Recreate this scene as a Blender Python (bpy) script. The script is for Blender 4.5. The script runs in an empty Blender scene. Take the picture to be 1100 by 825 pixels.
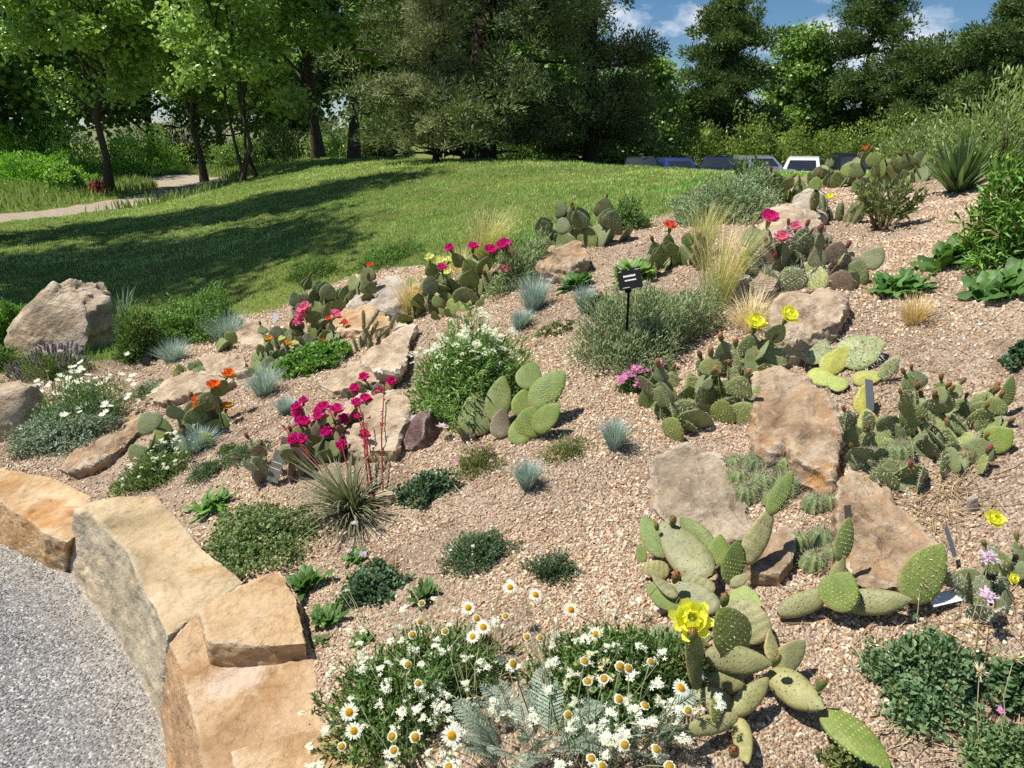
import bpy, math, random
import numpy as np
from mathutils import Vector, Matrix
R_ = math.radians
SC = bpy.context.scene
COL = SC.collection

# ------------------------------------------------------------------ camera, light, exposure
CAM_H, PITCH, FOC = 1.60, R_(17.6), 826.0
cam = bpy.data.cameras.new('camera'); cam.sensor_width = 36.0; cam.lens = FOC/1100*36
cam.clip_start = 0.05; cam.clip_end = 2000
camo = bpy.data.objects.new('camera', cam); COL.objects.link(camo)
camo.location = (0, 0, CAM_H); camo.rotation_euler = (math.pi/2-PITCH, 0, 0)
SC.camera = camo
SUN_EL, SUN_AZ = R_(63), R_(-93)          # azimuth from +Y (forward), negative = towards -X
SUN_DIR = Vector((math.sin(SUN_AZ)*math.cos(SUN_EL), math.cos(SUN_AZ)*math.cos(SUN_EL), math.sin(SUN_EL)))
sun = bpy.data.lights.new('sun', 'SUN'); sun.energy = 5.0; sun.angle = R_(0.53); sun.color = (1, .955, .88)
suno = bpy.data.objects.new('sun', sun); COL.objects.link(suno)
suno.rotation_euler = SUN_DIR.to_track_quat('Z', 'Y').to_euler()
W = bpy.data.worlds.new('World'); SC.world = W; W.use_nodes = True
nt = W.node_tree; nt.nodes.clear()
def wn(t): return nt.nodes.new(t)
sky = wn('ShaderNodeTexSky'); sky.sky_type = 'NISHITA'; sky.sun_disc = False
sky.sun_elevation = SUN_EL; sky.sun_rotation = SUN_AZ; sky.altitude = 1600; sky.dust_density = .6; sky.ozone_density = 2.0
hs = wn('ShaderNodeHueSaturation'); hs.inputs['Saturation'].default_value = 1.3
nt.links.new(sky.outputs[0], hs.inputs['Color'])
tc = wn('ShaderNodeTexCoord'); mp = wn('ShaderNodeMapping'); mp.inputs['Scale'].default_value = (1, 1, 2.4); mp.inputs['Location'].default_value = (.35, .1, .0)
nz = wn('ShaderNodeTexNoise'); nz.inputs['Scale'].default_value = 3.4; nz.inputs['Detail'].default_value = 9; nz.inputs['Roughness'].default_value = .58; nz.inputs['Distortion'].default_value = .25
rp = wn('ShaderNodeValToRGB'); rp.color_ramp.elements[0].position = .56; rp.color_ramp.elements[1].position = .68
mx = wn('ShaderNodeMix'); mx.data_type = 'RGBA'
mx.inputs['B'].default_value = (14, 14.1, 14.4, 1)
nt.links.new(tc.outputs['Generated'], mp.inputs[0]); nt.links.new(mp.outputs[0], nz.inputs['Vector']); nt.links.new(nz.outputs[0], rp.inputs[0])
nt.links.new(rp.outputs[0], mx.inputs['Factor']); nt.links.new(hs.outputs[0], mx.inputs['A'])
bg = wn('ShaderNodeBackground'); bg.inputs['Strength'].default_value = .066; nt.links.new(mx.outputs['Result'], bg.inputs['Color'])
wo = wn('ShaderNodeOutputWorld'); nt.links.new(bg.outputs[0], wo.inputs['Surface'])
vs = SC.view_settings; vs.view_transform = 'Standard'; vs.look = 'None'; vs.gamma = 1; vs.exposure = 0.42; vs.use_curve_mapping = False
cy = SC.cycles; cy.max_bounces = 6; cy.diffuse_bounces = 3; cy.glossy_bounces = 2; cy.transmission_bounces = 4; cy.transparent_max_bounces = 8
cy.use_denoising = False; cy.caustics_reflective = False; cy.caustics_refractive = False
cy.sample_clamp_indirect = 4

# ------------------------------------------------------------------ helpers
def nrm(a): return a/np.maximum(np.linalg.norm(a, axis=-1, keepdims=True), 1e-9)
def rs(seed): return np.random.RandomState(seed & 0x7fffffff)
CF = np.array([0, math.cos(PITCH), -math.sin(PITCH)]); CU = np.array([0, math.sin(PITCH), math.cos(PITCH)]); CAMP = np.array([0, 0, CAM_H])
def ray(px, py):
    d = np.array([(px-550)/FOC, 0, 0])+CF-CU*((py-412.5)/FOC)
    return d
def at_z(px, py, z):
    d = ray(px, py); return CAMP+d*((z-CAM_H)/d[2])
def at_y(px, py, y):
    d = ray(px, py); return CAMP+d*(y/d[1])

def hash3(i, j, k, seed):
    n = (i*374761393+j*668265263+k*1274126177+seed*974634777) & 0xffffffff
    n = ((n ^ (n >> 13))*1274126177) & 0xffffffff
    return ((n ^ (n >> 16)) & 0xffff)/65535.0
def vnoise(p, seed=0):
    p = np.asarray(p, float); f = np.floor(p); i = f.astype(np.int64); t = p-f; t = t*t*(3-2*t); r = 0
    for a in (0, 1):
        for b in (0, 1):
            for c in (0, 1):
                w = (t[:, 0] if a else 1-t[:, 0])*(t[:, 1] if b else 1-t[:, 1])*(t[:, 2] if c else 1-t[:, 2])
                r = r+w*hash3(i[:, 0]+a, i[:, 1]+b, i[:, 2]+c, seed)
    return r*2-1
def fbm(p, octv=4, seed=0, gain=.5):
    r = 0; a = 1; p = np.asarray(p, float)
    for o in range(octv):
        r = r+a*vnoise(p*2**o+o*17.3, seed+o); a *= gain
    return r

def tag(o, label=None, cat=None, group=None, kind=None):
    if label: o['label'] = label
    if cat: o['category'] = cat
    if group: o['group'] = group
    if kind: o['kind'] = kind
    return o
def empty(name, loc, label=None, cat=None, group=None):
    o = bpy.data.objects.new(name, None); o.empty_display_size = .05; o.location = [float(v) for v in loc]; COL.objects.link(o)
    return tag(o, label, cat, group)
def link(name, me, parent=None, loc=None, rot=None, scale=None):
    o = bpy.data.objects.new(name, me); COL.objects.link(o)
    if parent: o.parent = parent
    if loc is not None: o.location = [float(v) for v in loc]
    if rot is not None: o.rotation_euler = rot
    if scale is not None: o.scale = scale if hasattr(scale, '__len__') else (scale,)*3
    return o
def frame(axis, nor):
    a = nrm(np.asarray(axis, float)); n = np.asarray(nor, float); n = n-a*n.dot(a)
    if np.linalg.norm(n) < 1e-5: n = np.cross(a, [1, .3, .2])
    n = nrm(n); x = np.cross(a, n)
    return x, a, n
def place(name, me, parent, base, axis, nor, sx, sy, sz):
    """object whose local Y runs along axis and local Z along nor (coordinates of the parent)"""
    x, a, n = frame(axis, nor); o = link(name, me, parent)
    m = Matrix(((x[0]*sx, a[0]*sy, n[0]*sz, base[0]), (x[1]*sx, a[1]*sy, n[1]*sz, base[1]), (x[2]*sx, a[2]*sy, n[2]*sz, base[2]), (0, 0, 0, 1)))
    o.matrix_local = m
    return o

class MB:
    def __init__(s): s.V = []; s.F = []; s.C = []; s.n = 0
    def add(s, v, f, c=(.5, .5, .5), m=0, smooth=False):
        v = np.asarray(v, float).reshape(-1, 3); f = np.asarray(f, np.int64)
        c = np.asarray(c, float)
        if c.ndim == 1: c = np.tile(c, (len(v), 1))
        s.V.append(v); s.C.append(c); s.F.append((f+s.n, m, smooth)); s.n += len(v)
        return s
    def mesh(s, name, mats):
        me = bpy.data.meshes.new(name); V = np.concatenate(s.V); C = np.concatenate(s.C)
        lo = np.concatenate([f.ravel() for f, _, _ in s.F]); tot = np.concatenate([np.full(len(f), f.shape[1]) for f, _, _ in s.F])
        mi = np.concatenate([np.full(len(f), m) for f, m, _ in s.F]); sm = np.concatenate([np.full(len(f), b) for f, _, b in s.F])
        me.vertices.add(len(V)); me.vertices.foreach_set('co', V.astype(np.float32).ravel())
        me.loops.add(len(lo)); me.loops.foreach_set('vertex_index', lo.astype(np.int32))
        me.polygons.add(len(tot)); st = np.concatenate([[0], np.cumsum(tot)[:-1]])
        me.polygons.foreach_set('loop_start', st.astype(np.int32))
        me.polygons.foreach_set('material_index', mi.astype(np.int32)); me.polygons.foreach_set('use_smooth', sm.astype(bool))
        at = me.attributes.new('Col', 'FLOAT_COLOR', 'POINT'); at.data.foreach_set('color', np.c_[C, np.ones(len(C))].astype(np.float32).ravel())
        for m in (mats if isinstance(mats, (list, tuple)) else [mats]): me.materials.append(m)
        me.update(calc_edges=True)
        return me
    def build(s, name, mats, parent=None, **k): return link(name, s.mesh(name, mats), parent, **k)

def scatter(mb, T, P, D, N, S, C, m=0, smooth=False):
    """template T=(verts kx3: x side, y along, z normal; faces) at points P, along D, normal N, size S (n,) or (n,3), colour C (n,3)"""
    tv, tf = T; D = nrm(D); X = nrm(np.cross(D, N)); N2 = np.cross(X, D); S = np.asarray(S, float)
    if S.ndim == 1: S = np.repeat(S[:, None], 3, 1)
    v = P[:, None]+tv[None, :, 0, None]*(X*S[:, :1])[:, None]+tv[None, :, 1, None]*(D*S[:, 1:2])[:, None]+tv[None, :, 2, None]*(N2*S[:, 2:])[:, None]
    k = len(tv); f = (tf[None]+(np.arange(len(P))*k)[:, None, None]).reshape(-1, tf.shape[1])
    mb.add(v.reshape(-1, 3), f, np.repeat(C, k, 0), m, smooth)
QUAD = (np.array([[0, 0, 0], [.5, .45, .06], [0, 1, 0], [-.5, .45, .06]]), np.array([[0, 1, 2, 3]]))
LEAF = (np.array([[0, 0, 0], [.34, .25, .1], [.44, .55, .12], [0, 1, -.12], [-.44, .55, .12], [-.34, .25, .1], [0, .5, 0]]), np.array([[0, 1, 2, 6], [6, 2, 3, 4], [0, 6, 4, 5]]))
OVAL = (np.array([[-.12, 0, 0], [.12, 0, 0], [.42, .45, .1], [.38, .75, .06], [0, 1, -.06], [-.38, .75, .06], [-.42, .45, .1]]), np.array([[0, 1, 2, 6], [6, 2, 3, 5], [5, 3, 4, 4]])[:, :])
OVAL = (OVAL[0], np.array([[0, 1, 2, 6], [6, 2, 3, 5]]))
OVALT = (OVAL[0], np.array([[5, 3, 4]]))
def rdir(r, n): return nrm(r.normal(size=(n, 3)))
def mixc(r, n, a, b, jit=.15):
    t = r.rand(n, 1); c = np.asarray(a)*(1-t)+np.asarray(b)*t
    return c*(1+jit*(r.rand(n, 1)*2-1))

def blades(mb, r, P, az, tilt, L, Wd, droop, C, K=4, Ctip=None, flat=False, m=0):
    n = len(P); h = np.c_[np.cos(az), np.sin(az), np.zeros(n)]; th = np.array(tilt, float); pos = P.copy()
    tw = az+np.pi/2+r.normal(0, .5, n); sd = np.c_[np.cos(tw), np.sin(tw), np.zeros(n)]
    if flat: sd = np.c_[-np.sin(az), np.cos(az), np.zeros(n)]
    rows = []; cols = []
    Ct = C if Ctip is None else Ctip
    for k in range(K+1):
        s = k/K; w = Wd*(1-s**2.2)*(.75+.25*min(1, s*4))+1e-5
        rows.append(np.stack([pos-sd*w[:, None]/2, pos+sd*w[:, None]/2], 1)); cc = C*(1-s)+Ct*s; cols.append(np.stack([cc, cc], 1))
        st = L/K; pos = pos+h*(np.sin(th)*st)[:, None]; pos[:, 2] += np.cos(th)*st; th = th+droop/K
    v = np.stack(rows, 1).reshape(n, -1, 3); c = np.stack(cols, 1).reshape(n, -1, 3)
    f = np.array([[2*k, 2*k+1, 2*k+3, 2*k+2] for k in range(K)]); nv = 2*(K+1)
    mb.add(v.reshape(-1, 3), (f[None]+(np.arange(n)*nv)[:, None, None]).reshape(-1, 4), c.reshape(-1, 3), m)

def tube(mb, pts, rad, c, n=6, m=0, cap=True):
    pts = np.asarray(pts, float); rad = np.broadcast_to(np.asarray(rad, float), (len(pts),)); T = nrm(np.gradient(pts, axis=0))
    ref = np.array([.31, .95, .05]) if abs(T[0] @ np.array([.31, .95, .05])) < .9 else np.array([1., 0, 0])
    a = np.arange(n)*2*np.pi/n; V = []
    for p, t, q in zip(pts, T, rad):
        x = nrm(np.cross(t, ref)); y = np.cross(t, x); V.append(p+q*(np.cos(a)[:, None]*x+np.sin(a)[:, None]*y))
    k = len(pts); F = [[i*n+j, i*n+(j+1) % n, (i+1)*n+(j+1) % n, (i+1)*n+j] for i in range(k-1) for j in range(n)]
    V = np.concatenate(V+[pts[-1:]]); mb.add(V, F, c, m, True)
    if cap: mb.F.append((np.array([[(k-1)*n+j, (k-1)*n+(j+1) % n, k*n] for j in range(n)])+mb.n-len(V), m, True))
def box(mb, c, s, col, m=0, R=None):
    v = np.array([[x, y, z] for x in (-.5, .5) for y in (-.5, .5) for z in (-.5, .5)])*np.asarray(s)
    if R is not None: v = v @ np.asarray(R).T
    mb.add(v+np.asarray(c), [[0, 1, 3, 2], [4, 6, 7, 5], [0, 4, 5, 1], [2, 3, 7, 6], [0, 2, 6, 4], [1, 5, 7, 3]], col, m)
def cuboids(mb, r, P, size, C, flat=.6, tilt=.5, m=0):
    n = len(P); b = np.array([[x, y, z] for x in (-.5, .5) for y in (-.5, .5) for z in (-.5, .5)])
    v = b[None]*(1+.35*(r.rand(n, 8, 3)-.5))*np.stack([size*(.75+.6*r.rand(n)), size*(.6+.4*r.rand(n)), size*flat*(.6+.7*r.rand(n))], 1)[:, None]
    # pinch the top so that each stone is a chip rather than a block
    top = b[:, 2] > 0; v[:, top, :2] *= (.45+.4*r.rand(n, 1, 2))
    az = r.rand(n)*2*np.pi; tl = r.normal(0, tilt, n); ta = r.rand(n)*2*np.pi
    ca, sa = np.cos(az), np.sin(az); x, y = v[..., 0]*ca[:, None]-v[..., 1]*sa[:, None], v[..., 0]*sa[:, None]+v[..., 1]*ca[:, None]; z = v[..., 2]
    k = np.stack([np.cos(ta), np.sin(ta)], 1); d = x*k[:, :1]+y*k[:, 1:]; q = -x*k[:, 1:]+y*k[:, :1]
    ct, st = np.cos(tl)[:, None], np.sin(tl)[:, None]; d2 = d*ct-z*st; z2 = d*st+z*ct
    x = d2*k[:, :1]-q*k[:, 1:]; y = d2*k[:, 1:]+q*k[:, :1]
    V = np.stack([x, y, z2], 2)+P[:, None]
    f = np.array([[0, 1, 3, 2], [4, 6, 7, 5], [0, 4, 5, 1], [2, 3, 7, 6], [1, 5, 7, 3]])
    mb.add(V.reshape(-1, 3), (f[None]+(np.arange(n)*8)[:, None, None]).reshape(-1, 4), np.repeat(C, 8, 0), m)
def lathe(mb, prof, c, n=12, m=0, axis_off=(0, 0, 0)):
    a = np.arange(n)*2*np.pi/n; V = np.array([[q*np.cos(t), q*np.sin(t), z] for q, z in prof for t in a])+np.asarray(axis_off)
    k = len(prof); mb.add(V, [[i*n+j, i*n+(j+1) % n, (i+1)*n+(j+1) % n, (i+1)*n+j] for i in range(k-1) for j in range(n)], c, m, True)

# ------------------------------------------------------------------ materials
class NT:
    def __init__(s, name):
        s.m = bpy.data.materials.new(name); s.m.use_nodes = True; s.t = s.m.node_tree; s.t.nodes.clear(); s.out = s.n('ShaderNodeOutputMaterial')
    def n(s, t, **k):
        o = s.t.nodes.new(t)
        for a, b in k.items():
            if a in o.inputs: o.inputs[a].default_value = b
            else: setattr(o, a, b)
        return o
    def l(s, a, b): s.t.links.new(a, b)
    def ramp(s, fac, stops):
        r = s.n('ShaderNodeValToRGB'); e = r.color_ramp.elements
        for i, (p, c) in enumerate(stops):
            q = e[i] if i < 2 else e.new(p)
            q.position = p; q.color = (*c, 1) if len(c) == 3 else c
        s.l(fac, r.inputs[0]); return r.outputs[0]
    def mix(s, f, a, b, mode='MIX'):
        x = s.n('ShaderNodeMix', data_type='RGBA', blend_type=mode)
        for v, k in ((f, 'Factor'), (a, 'A'), (b, 'B')):
            if hasattr(v, 'is_output'): s.l(v, x.inputs[k] if k == 'Factor' else [i for i in x.inputs if i.name == k and i.type == 'RGBA'][0])
            elif k == 'Factor': x.inputs[k].default_value = v
            else: [i for i in x.inputs if i.name == k and i.type == 'RGBA'][0].default_value = (*v, 1)
        return [o for o in x.outputs if o.type == 'RGBA'][0]
    def noise(s, scale, detail=4, rough=.5, vec=None, dist=0):
        o = s.n('ShaderNodeTexNoise', Scale=scale, Detail=detail, Roughness=rough, Distortion=dist)
        if vec: s.l(vec, o.inputs['Vector'])
        return o.outputs[0]
    def math(s, op, a, b=0.):
        o = s.n('ShaderNodeMath', operation=op)
        for i, v in enumerate((a, b)):
            if hasattr(v, 'is_output'): s.l(v, o.inputs[i])
            else: o.inputs[i].default_value = v
        return o.outputs[0]
    def obj(s): return s.n('ShaderNodeTexCoord').outputs['Object']
    def pos(s): return s.n('ShaderNodeNewGeometry').outputs['Position']
    def attr(s, a='Col'): return s.n('ShaderNodeAttribute', attribute_name=a)
    def bump(s, h, strength=.5, dist=.01):
        b = s.n('ShaderNodeBump', Strength=strength, Distance=dist); s.l(h, b.inputs['Height']); return b.outputs[0]
    def done(s, col, rough=.7, normal=None, transl=0, tcol=None, spec=.3, metallic=0, sheen=0):
        p = s.n('ShaderNodeBsdfPrincipled', Roughness=rough, Metallic=metallic); p.inputs['Specular IOR Level'].default_value = spec
        if sheen: p.inputs['Sheen Weight'].default_value = sheen
        if hasattr(col, 'is_output'): s.l(col, p.inputs['Base Color'])
        else: p.inputs['Base Color'].default_value = (*col, 1)
        if normal: s.l(normal, p.inputs['Normal'])
        o = p.outputs[0]
        if transl:
            t = s.n('ShaderNodeBsdfTranslucent'); q = tcol or col
            if hasattr(q, 'is_output'): s.l(q, t.inputs[0])
            else: t.inputs[0].default_value = (*q, 1)
            x = s.n('ShaderNodeMixShader', Fac=transl); s.l(o, x.inputs[1]); s.l(t.outputs[0], x.inputs[2]); o = x.outputs[0]
        s.l(o, s.out.inputs[0]); return s.m

def m_leaf(name, transl=.3, rough=.5, spec=.35, gain=1.3):
    t = NT(name); c = t.mix(1.0, t.attr().outputs['Color'], (gain, gain, gain*.95), 'MULTIPLY')
    tint = t.mix(1.0, c, (1.3, 1.4, .75), 'MULTIPLY')
    return t.done(c, rough, None, transl, tint, spec)
def m_plain(name, rough=.6, spec=.3, metallic=0, bump=0, var=.25, scale=30):
    t = NT(name); c = t.attr().outputs['Color']; o = t.obj()
    v = t.ramp(t.noise(scale, 3, .6, o), [(.3, (1-var,)*3), (.7, (1+var*.6,)*3)])
    return t.done(t.mix(1.0, c, v, 'MULTIPLY'), rough, t.bump(t.noise(scale*3, 3, .6, o), bump, .004) if bump else None, 0, None, spec, metallic)
LEAFM = m_leaf('leaf'); LEAFDRY = m_leaf('soft leaf', .2, .75, .15); PETAL = m_leaf('petal', .35, .6, .2, 1.05)
TREELEAF = m_leaf('tree leaf', .32, .40, .5, 1.65); GRASSM = m_leaf('lawn blade', .25, .7, .12, 1.25); NEEDLE = m_leaf('needle', .15, .6, .2, 1.3)
STEM = m_plain('stem', .7); BARK = m_plain('bark', .9, .1, 0, .8, .4, 12)
SPINE = m_plain('spine', .6); STONECHIP = m_plain('gravel chip', .85, .2, 0, 0, .15, 60)

def m_pad():
    t = NT('cactus skin'); c = t.attr().outputs['Color']; o = t.obj()
    v = t.ramp(t.noise(7, 4, .6, o), [(.3, (.78, .8, .75)), (.7, (1.18, 1.14, 1.1))])
    scar = t.ramp(t.noise(5.5, 5, .65, o), [(.66, (0, 0, 0)), (.72, (1, 1, 1))])
    rd = t.n('ShaderNodeObjectInfo').outputs['Random']
    c = t.mix(1.0, c, t.ramp(rd, [(0, (.80, .82, .85)), (.5, (1.02, 1.0, .95)), (1, (1.22, 1.12, .9))]), 'MULTIPLY')
    c = t.mix(t.ramp(t.noise(2.3, 5, .6, o), [(.45, (0, 0, 0)), (.75, (.5, .5, .5))]), c, (.30, .27, .11))
    b = t.mix(scar, t.mix(1.0, c, v, 'MULTIPLY'), (.30, .25, .15))
    return t.done(b, .5, t.bump(t.noise(30, 3, .5, o), .25, .01), 0, None, .35)
PADM = m_pad()

def m_rock(name, cols, rust=(.33, .17, .07), rustamt=.55, scale=5, strata=0, patch=None, side=None):
    t = NT(name); o = t.obj(); vec = o
    if strata:
        mp = t.n('ShaderNodeMapping'); mp.inputs['Scale'].default_value = (1, 1, strata); t.l(o, mp.inputs[0]); vec = mp.outputs[0]
    a = t.noise(scale, 8, .62, vec, .6)
    base = t.ramp(a, [(.34, cols[0]), (.66, cols[2]), (.5, cols[1])])
    r = t.ramp(t.noise(scale*.7, 6, .6, vec, 1.2), [(rustamt, (0, 0, 0)), (rustamt+.16, (1, 1, 1))])
    base = t.mix(r, base, rust)
    sp = t.ramp(t.noise(scale*22, 5, .7, o), [(.3, (.72, .70, .68)), (.7, (1.2, 1.2, 1.18))])
    base = t.mix(.5, base, sp, 'MULTIPLY')
    dk = t.ramp(t.noise(scale*2.2, 7, .7, o, .4), [(.30, (.42, .38, .34)), (.43, (1, 1, 1))])
    base = t.mix(.8, base, dk, 'MULTIPLY')
    li = t.ramp(t.noise(scale*4, 6, .7, o), [(.66, (0, 0, 0)), (.72, (.7, .7, .7))])
    base = t.mix(li, base, (.55, .5, .42))
    if patch:
        dv = t.n('ShaderNodeVectorMath', operation='DISTANCE'); t.l(t.pos(), dv.inputs[0]); dv.inputs[1].default_value = patch[:3]; q = t.math('ADD', dv.outputs['Value'], t.math('MULTIPLY', t.math('SUBTRACT', t.noise(14, 6, .7, o), .5), .22))
        base = t.mix(t.ramp(q, [(patch[3]*.55, (.6,)*3), (patch[3], (0, 0, 0))]), base, (.74, .64, .54))
    lg = t.ramp(t.noise(scale*.45, 4, .55, o, .8), [(.38, (.74, .68, .62)), (.62, (1.12, 1.12, 1.12))])
    base = t.mix(.85, base, lg, 'MULTIPLY')
    if side:
        sz = t.n('ShaderNodeSeparateXYZ'); t.l(t.n('ShaderNodeNewGeometry').outputs['True Normal'], sz.inputs[0]); sv = t.math('ADD', sz.outputs['Z'], t.math('MULTIPLY', t.math('SUBTRACT', t.noise(9, 5, .65, o), .5), .5))
        sc = t.mix(1.0, side, t.ramp(t.noise(6, 6, .65, o), [(.35, (.72, .70, .68)), (.65, (1.2, 1.2, 1.2))]), 'MULTIPLY')
        base = t.mix(t.ramp(sv, [(.40, (.9,)*3), (.62, (0, 0, 0))]), base, sc)
    pt = t.ramp(t.n('ShaderNodeNewGeometry').outputs['Pointiness'], [(.515, (0, 0, 0)), (.60, (.75, .75, .75))])
    base = t.mix(pt, base, (.70, .62, .50))
    ck = t.n('ShaderNodeTexVoronoi', feature='DISTANCE_TO_EDGE', Scale=scale*.8); wv = t.n('ShaderNodeMixRGB', blend_type='ADD'); wv.inputs[0].default_value = .35; t.l(vec, wv.inputs[1]); nn_ = t.n('ShaderNodeTexNoise', Scale=scale*1.5, Detail=6.); t.l(o, nn_.inputs['Vector']); t.l(nn_.outputs['Color'], wv.inputs[2]); t.l(wv.outputs[0], ck.inputs['Vector'])
    crk = t.ramp(ck.outputs['Distance'], [(.0, (.35, .30, .26)), (.025, (1, 1, 1))])
    base = t.mix(.22, base, crk, 'MULTIPLY')
    h = t.math('ADD', t.noise(scale*5, 8, .65, vec), t.math('MULTIPLY', t.noise(scale*30, 4, .7, o), .18))
    return t.done(base, .88, t.bump(h, 1.0, .022), 0, None, .15)
ROCK_GOLD = m_rock('golden sandstone', [(.38, .24, .12), (.56, .40, .23), (.68, .54, .37)], (.42, .22, .08), .50, 3.2, 2.0)
ROCK_TAN = m_rock('tan sandstone', [(.36, .27, .18), (.52, .42, .30), (.64, .55, .43)], (.44, .28, .13), .55, 5, 1.5)
ROCK_GREY = m_rock('grey granite', [(.28, .25, .21), (.44, .39, .33), (.58, .53, .45)], (.42, .29, .17), .56, 6)
ROCK_BROWN = m_rock('brown stone', [(.19, .13, .08), (.40, .295, .195), (.57, .465, .34)], (.50, .28, .11), .49, 5)
ROCK_MID = m_rock('grey brown stone', [(.20, .165, .12), (.38, .315, .235), (.52, .44, .335)], (.44, .28, .13), .54, 5)
ROCK_PURPLE = m_rock('dark purple stone', [(.10, .06, .06), (.20, .13, .12), (.30, .22, .20)], (.2, .1, .08), .6, 6)

# ------------------------------------------------------------------ the lie of the land
CTRL = [(550,825,.36),(400,825,.27),(330,720,.26),(320,640,.28),(260,600,.28),(165,528,.25),(80,506,.21),(0,498,.19),(-120,470,.2),
 (450,600,.38),(560,530,.52),(380,540,.40),(250,500,.37),(150,480,.31),(60,480,.24),(300,440,.47),(200,420,.39),(100,410,.33),(450,450,.55),
 (600,400,.72),(600,330,.88),(520,320,.76),(400,360,.60),(330,350,.53),(240,360,.44),(700,560,.52),(800,480,.66),(700,440,.67),(700,240,1.12),
 (640,270,1.02),(850,330,.98),(800,270,1.09),(750,360,.87),(780,800,.40),(900,800,.41),(1100,825,.42),(1000,700,.50),(1100,650,.58),(1000,560,.63),
 (1080,500,.74),(1050,400,.90),(1050,330,1.04),(1000,260,1.15),(1000,215,1.25),(880,210,1.22),(1100,280,1.18),(1160,200,1.42),(1250,500,.8),(1250,300,1.2),
 (100,350,.38),(100,300,.42),(100,240,.38),(0,330,.38),(0,240,.30),(118,206,.30),(20,222,.15),(180,215,.16),(210,192,.25),(300,300,.62),(300,250,.74),(300,200,.86),
 (300,175,1.0),(430,230,.93),(450,280,.84),(500,240,.98),(560,255,1.02),(650,230,1.12),(600,200,1.16),(600,174,1.22),(480,172,1.22),(380,172,1.13),(690,182,1.22),(760,188,1.24),
 (220,195,.30),(270,190,.62),(340,168,1.10),(50,176,.5),(150,178,.5)]
CW = [tuple(at_z(*c)) for c in CTRL]
CW += [(1,20,.75),(-4,30,.6),(4,18,.6),(6,28,-.5),(11,28,-.55),(18,29,-.55),(6,34,-.65),(12,35,-.65),(18,36,-.65),(9,44,-.65),(20,46,-.65),(3,46,-.6),(20,50,-.6),(-10,48,.5),(-30,50,.7),(-25,34,.6),(0,90,0),(-80,90,.5),(80,90,0),(40,30,-.3),(9,9,1.35),(14,14,.8),
 (0,300,0),(-250,250,0),(250,250,0),(0,-8,.1),(6,-3,.4),(2,-1.5,.3),(-14,8,.2),(-20,16,.2),(-9,4,.15),(2.2,.6,.5),(6,2.5,1.0),(12,5,1.2)]
CW = np.array(CW)
def uv(x, y):
    r = np.sqrt(x*x+y*y)+1e-6; return np.stack([np.arctan2(x, y)*2.2, np.log(r)*1.15], -1)
def tps(d): return np.where(d > 1e-9, d*d*np.log(d+1e-12), 0)
U = uv(CW[:, 0], CW[:, 1]); K_ = tps(np.linalg.norm(U[:, None]-U[None], axis=2))+np.eye(len(U))*.02; Pm = np.c_[np.ones(len(U)), U]
SOL = np.linalg.solve(np.block([[K_, Pm], [Pm.T, np.zeros((3, 3))]]), np.r_[CW[:, 2], np.zeros(3)])
# foot of the retaining stones, on the path (z = 0)
FOOT = np.array([at_z(*p)[:2] for p in [(178,900,0),(178,835,0),(170,768,0),(130,692,0),(82,628,0),(40,602,0),(0,578,0),(-90,540,0),(-260,490,0)]])
FOOT = np.r_[[[FOOT[0, 0]+.15, -.6], [FOOT[0, 0]+.7, -2.5], [FOOT[0, 0]+2, -6]][::-1], FOOT, [[-7, 4.6], [-14, 5.5]]]
def foot_sd(x, y):
    """distance to the foot line, positive on the bed's side"""
    p = np.stack([x, y], -1); best = np.full(x.shape, 1e9); sg = np.ones(x.shape)
    for a, b in zip(FOOT[:-1], FOOT[1:]):
        d = b-a; t = np.clip(((p-a) @ d)/(d @ d), 0, 1); q = a+t[..., None]*d; e = np.linalg.norm(p-q, axis=-1)
        cr = d[0]*(p[..., 1]-a[1])-d[1]*(p[..., 0]-a[0]); m = e < best; best = np.where(m, e, best); sg = np.where(m, np.where(cr < 0, 1., -1.), sg)
    return best*sg
def hz(x, y):
    x = np.atleast_1d(np.asarray(x, float)); y = np.atleast_1d(np.asarray(y, float)); sh = x.shape; x = x.ravel(); y = y.ravel(); out = np.empty(len(x))
    for i in range(0, len(x), 20000):
        u = uv(x[i:i+20000], y[i:i+20000]); out[i:i+20000] = tps(np.linalg.norm(u[:, None]-U[None], axis=2)) @ SOL[:len(U)]+np.c_[np.ones(len(u)), u] @ SOL[len(U):]
    rr = np.hypot(x, y); out = np.clip(out, -1.5, 3.0)
    out += .012*fbm(np.c_[x*3, y*3, x*0], 3, 5)*np.clip(rr/3, .3, 2.5)
    far = np.clip((rr-120)/150, 0, 1); out = out*(1-far)
    s = foot_sd(x, y); k = np.clip((s-.06)/.16, 0, 1); k = k*k*(3-2*k); near = np.clip((25-rr)/10, 0, 1)
    k = 1-(1-k)*near
    return (out*k+(-.25)*(1-k)).reshape(sh)
def G(px, py):
    """the point of the ground seen at this place of the photograph"""
    d = ray(px, py); d = d/np.linalg.norm(d); t = np.exp(np.linspace(math.log(.9), math.log(120), 500)); p = CAMP+d*t[:, None]
    s = p[:, 2]-hz(p[:, 0], p[:, 1]); i = np.nonzero(s < 0)[0]
    if len(i) == 0: return p[-1]
    i = i[0]; a, b = t[max(i-1, 0)], t[i]
    for _ in range(14):
        m = (a+b)/2; q = CAMP+d*m
        if q[2] < hz(q[0], q[1])[0]: b = m
        else: a = m
    return CAMP+d*b
def pull(px, py, m):
    p = G(px, py); d = ray(px, py); return p-d/np.linalg.norm(d)*m
def mpp(p): return float((np.asarray(p)-CAMP) @ CF)/FOC        # metres per photo pixel at p
def gz(x, y): return float(hz(x, y)[0])

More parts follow.
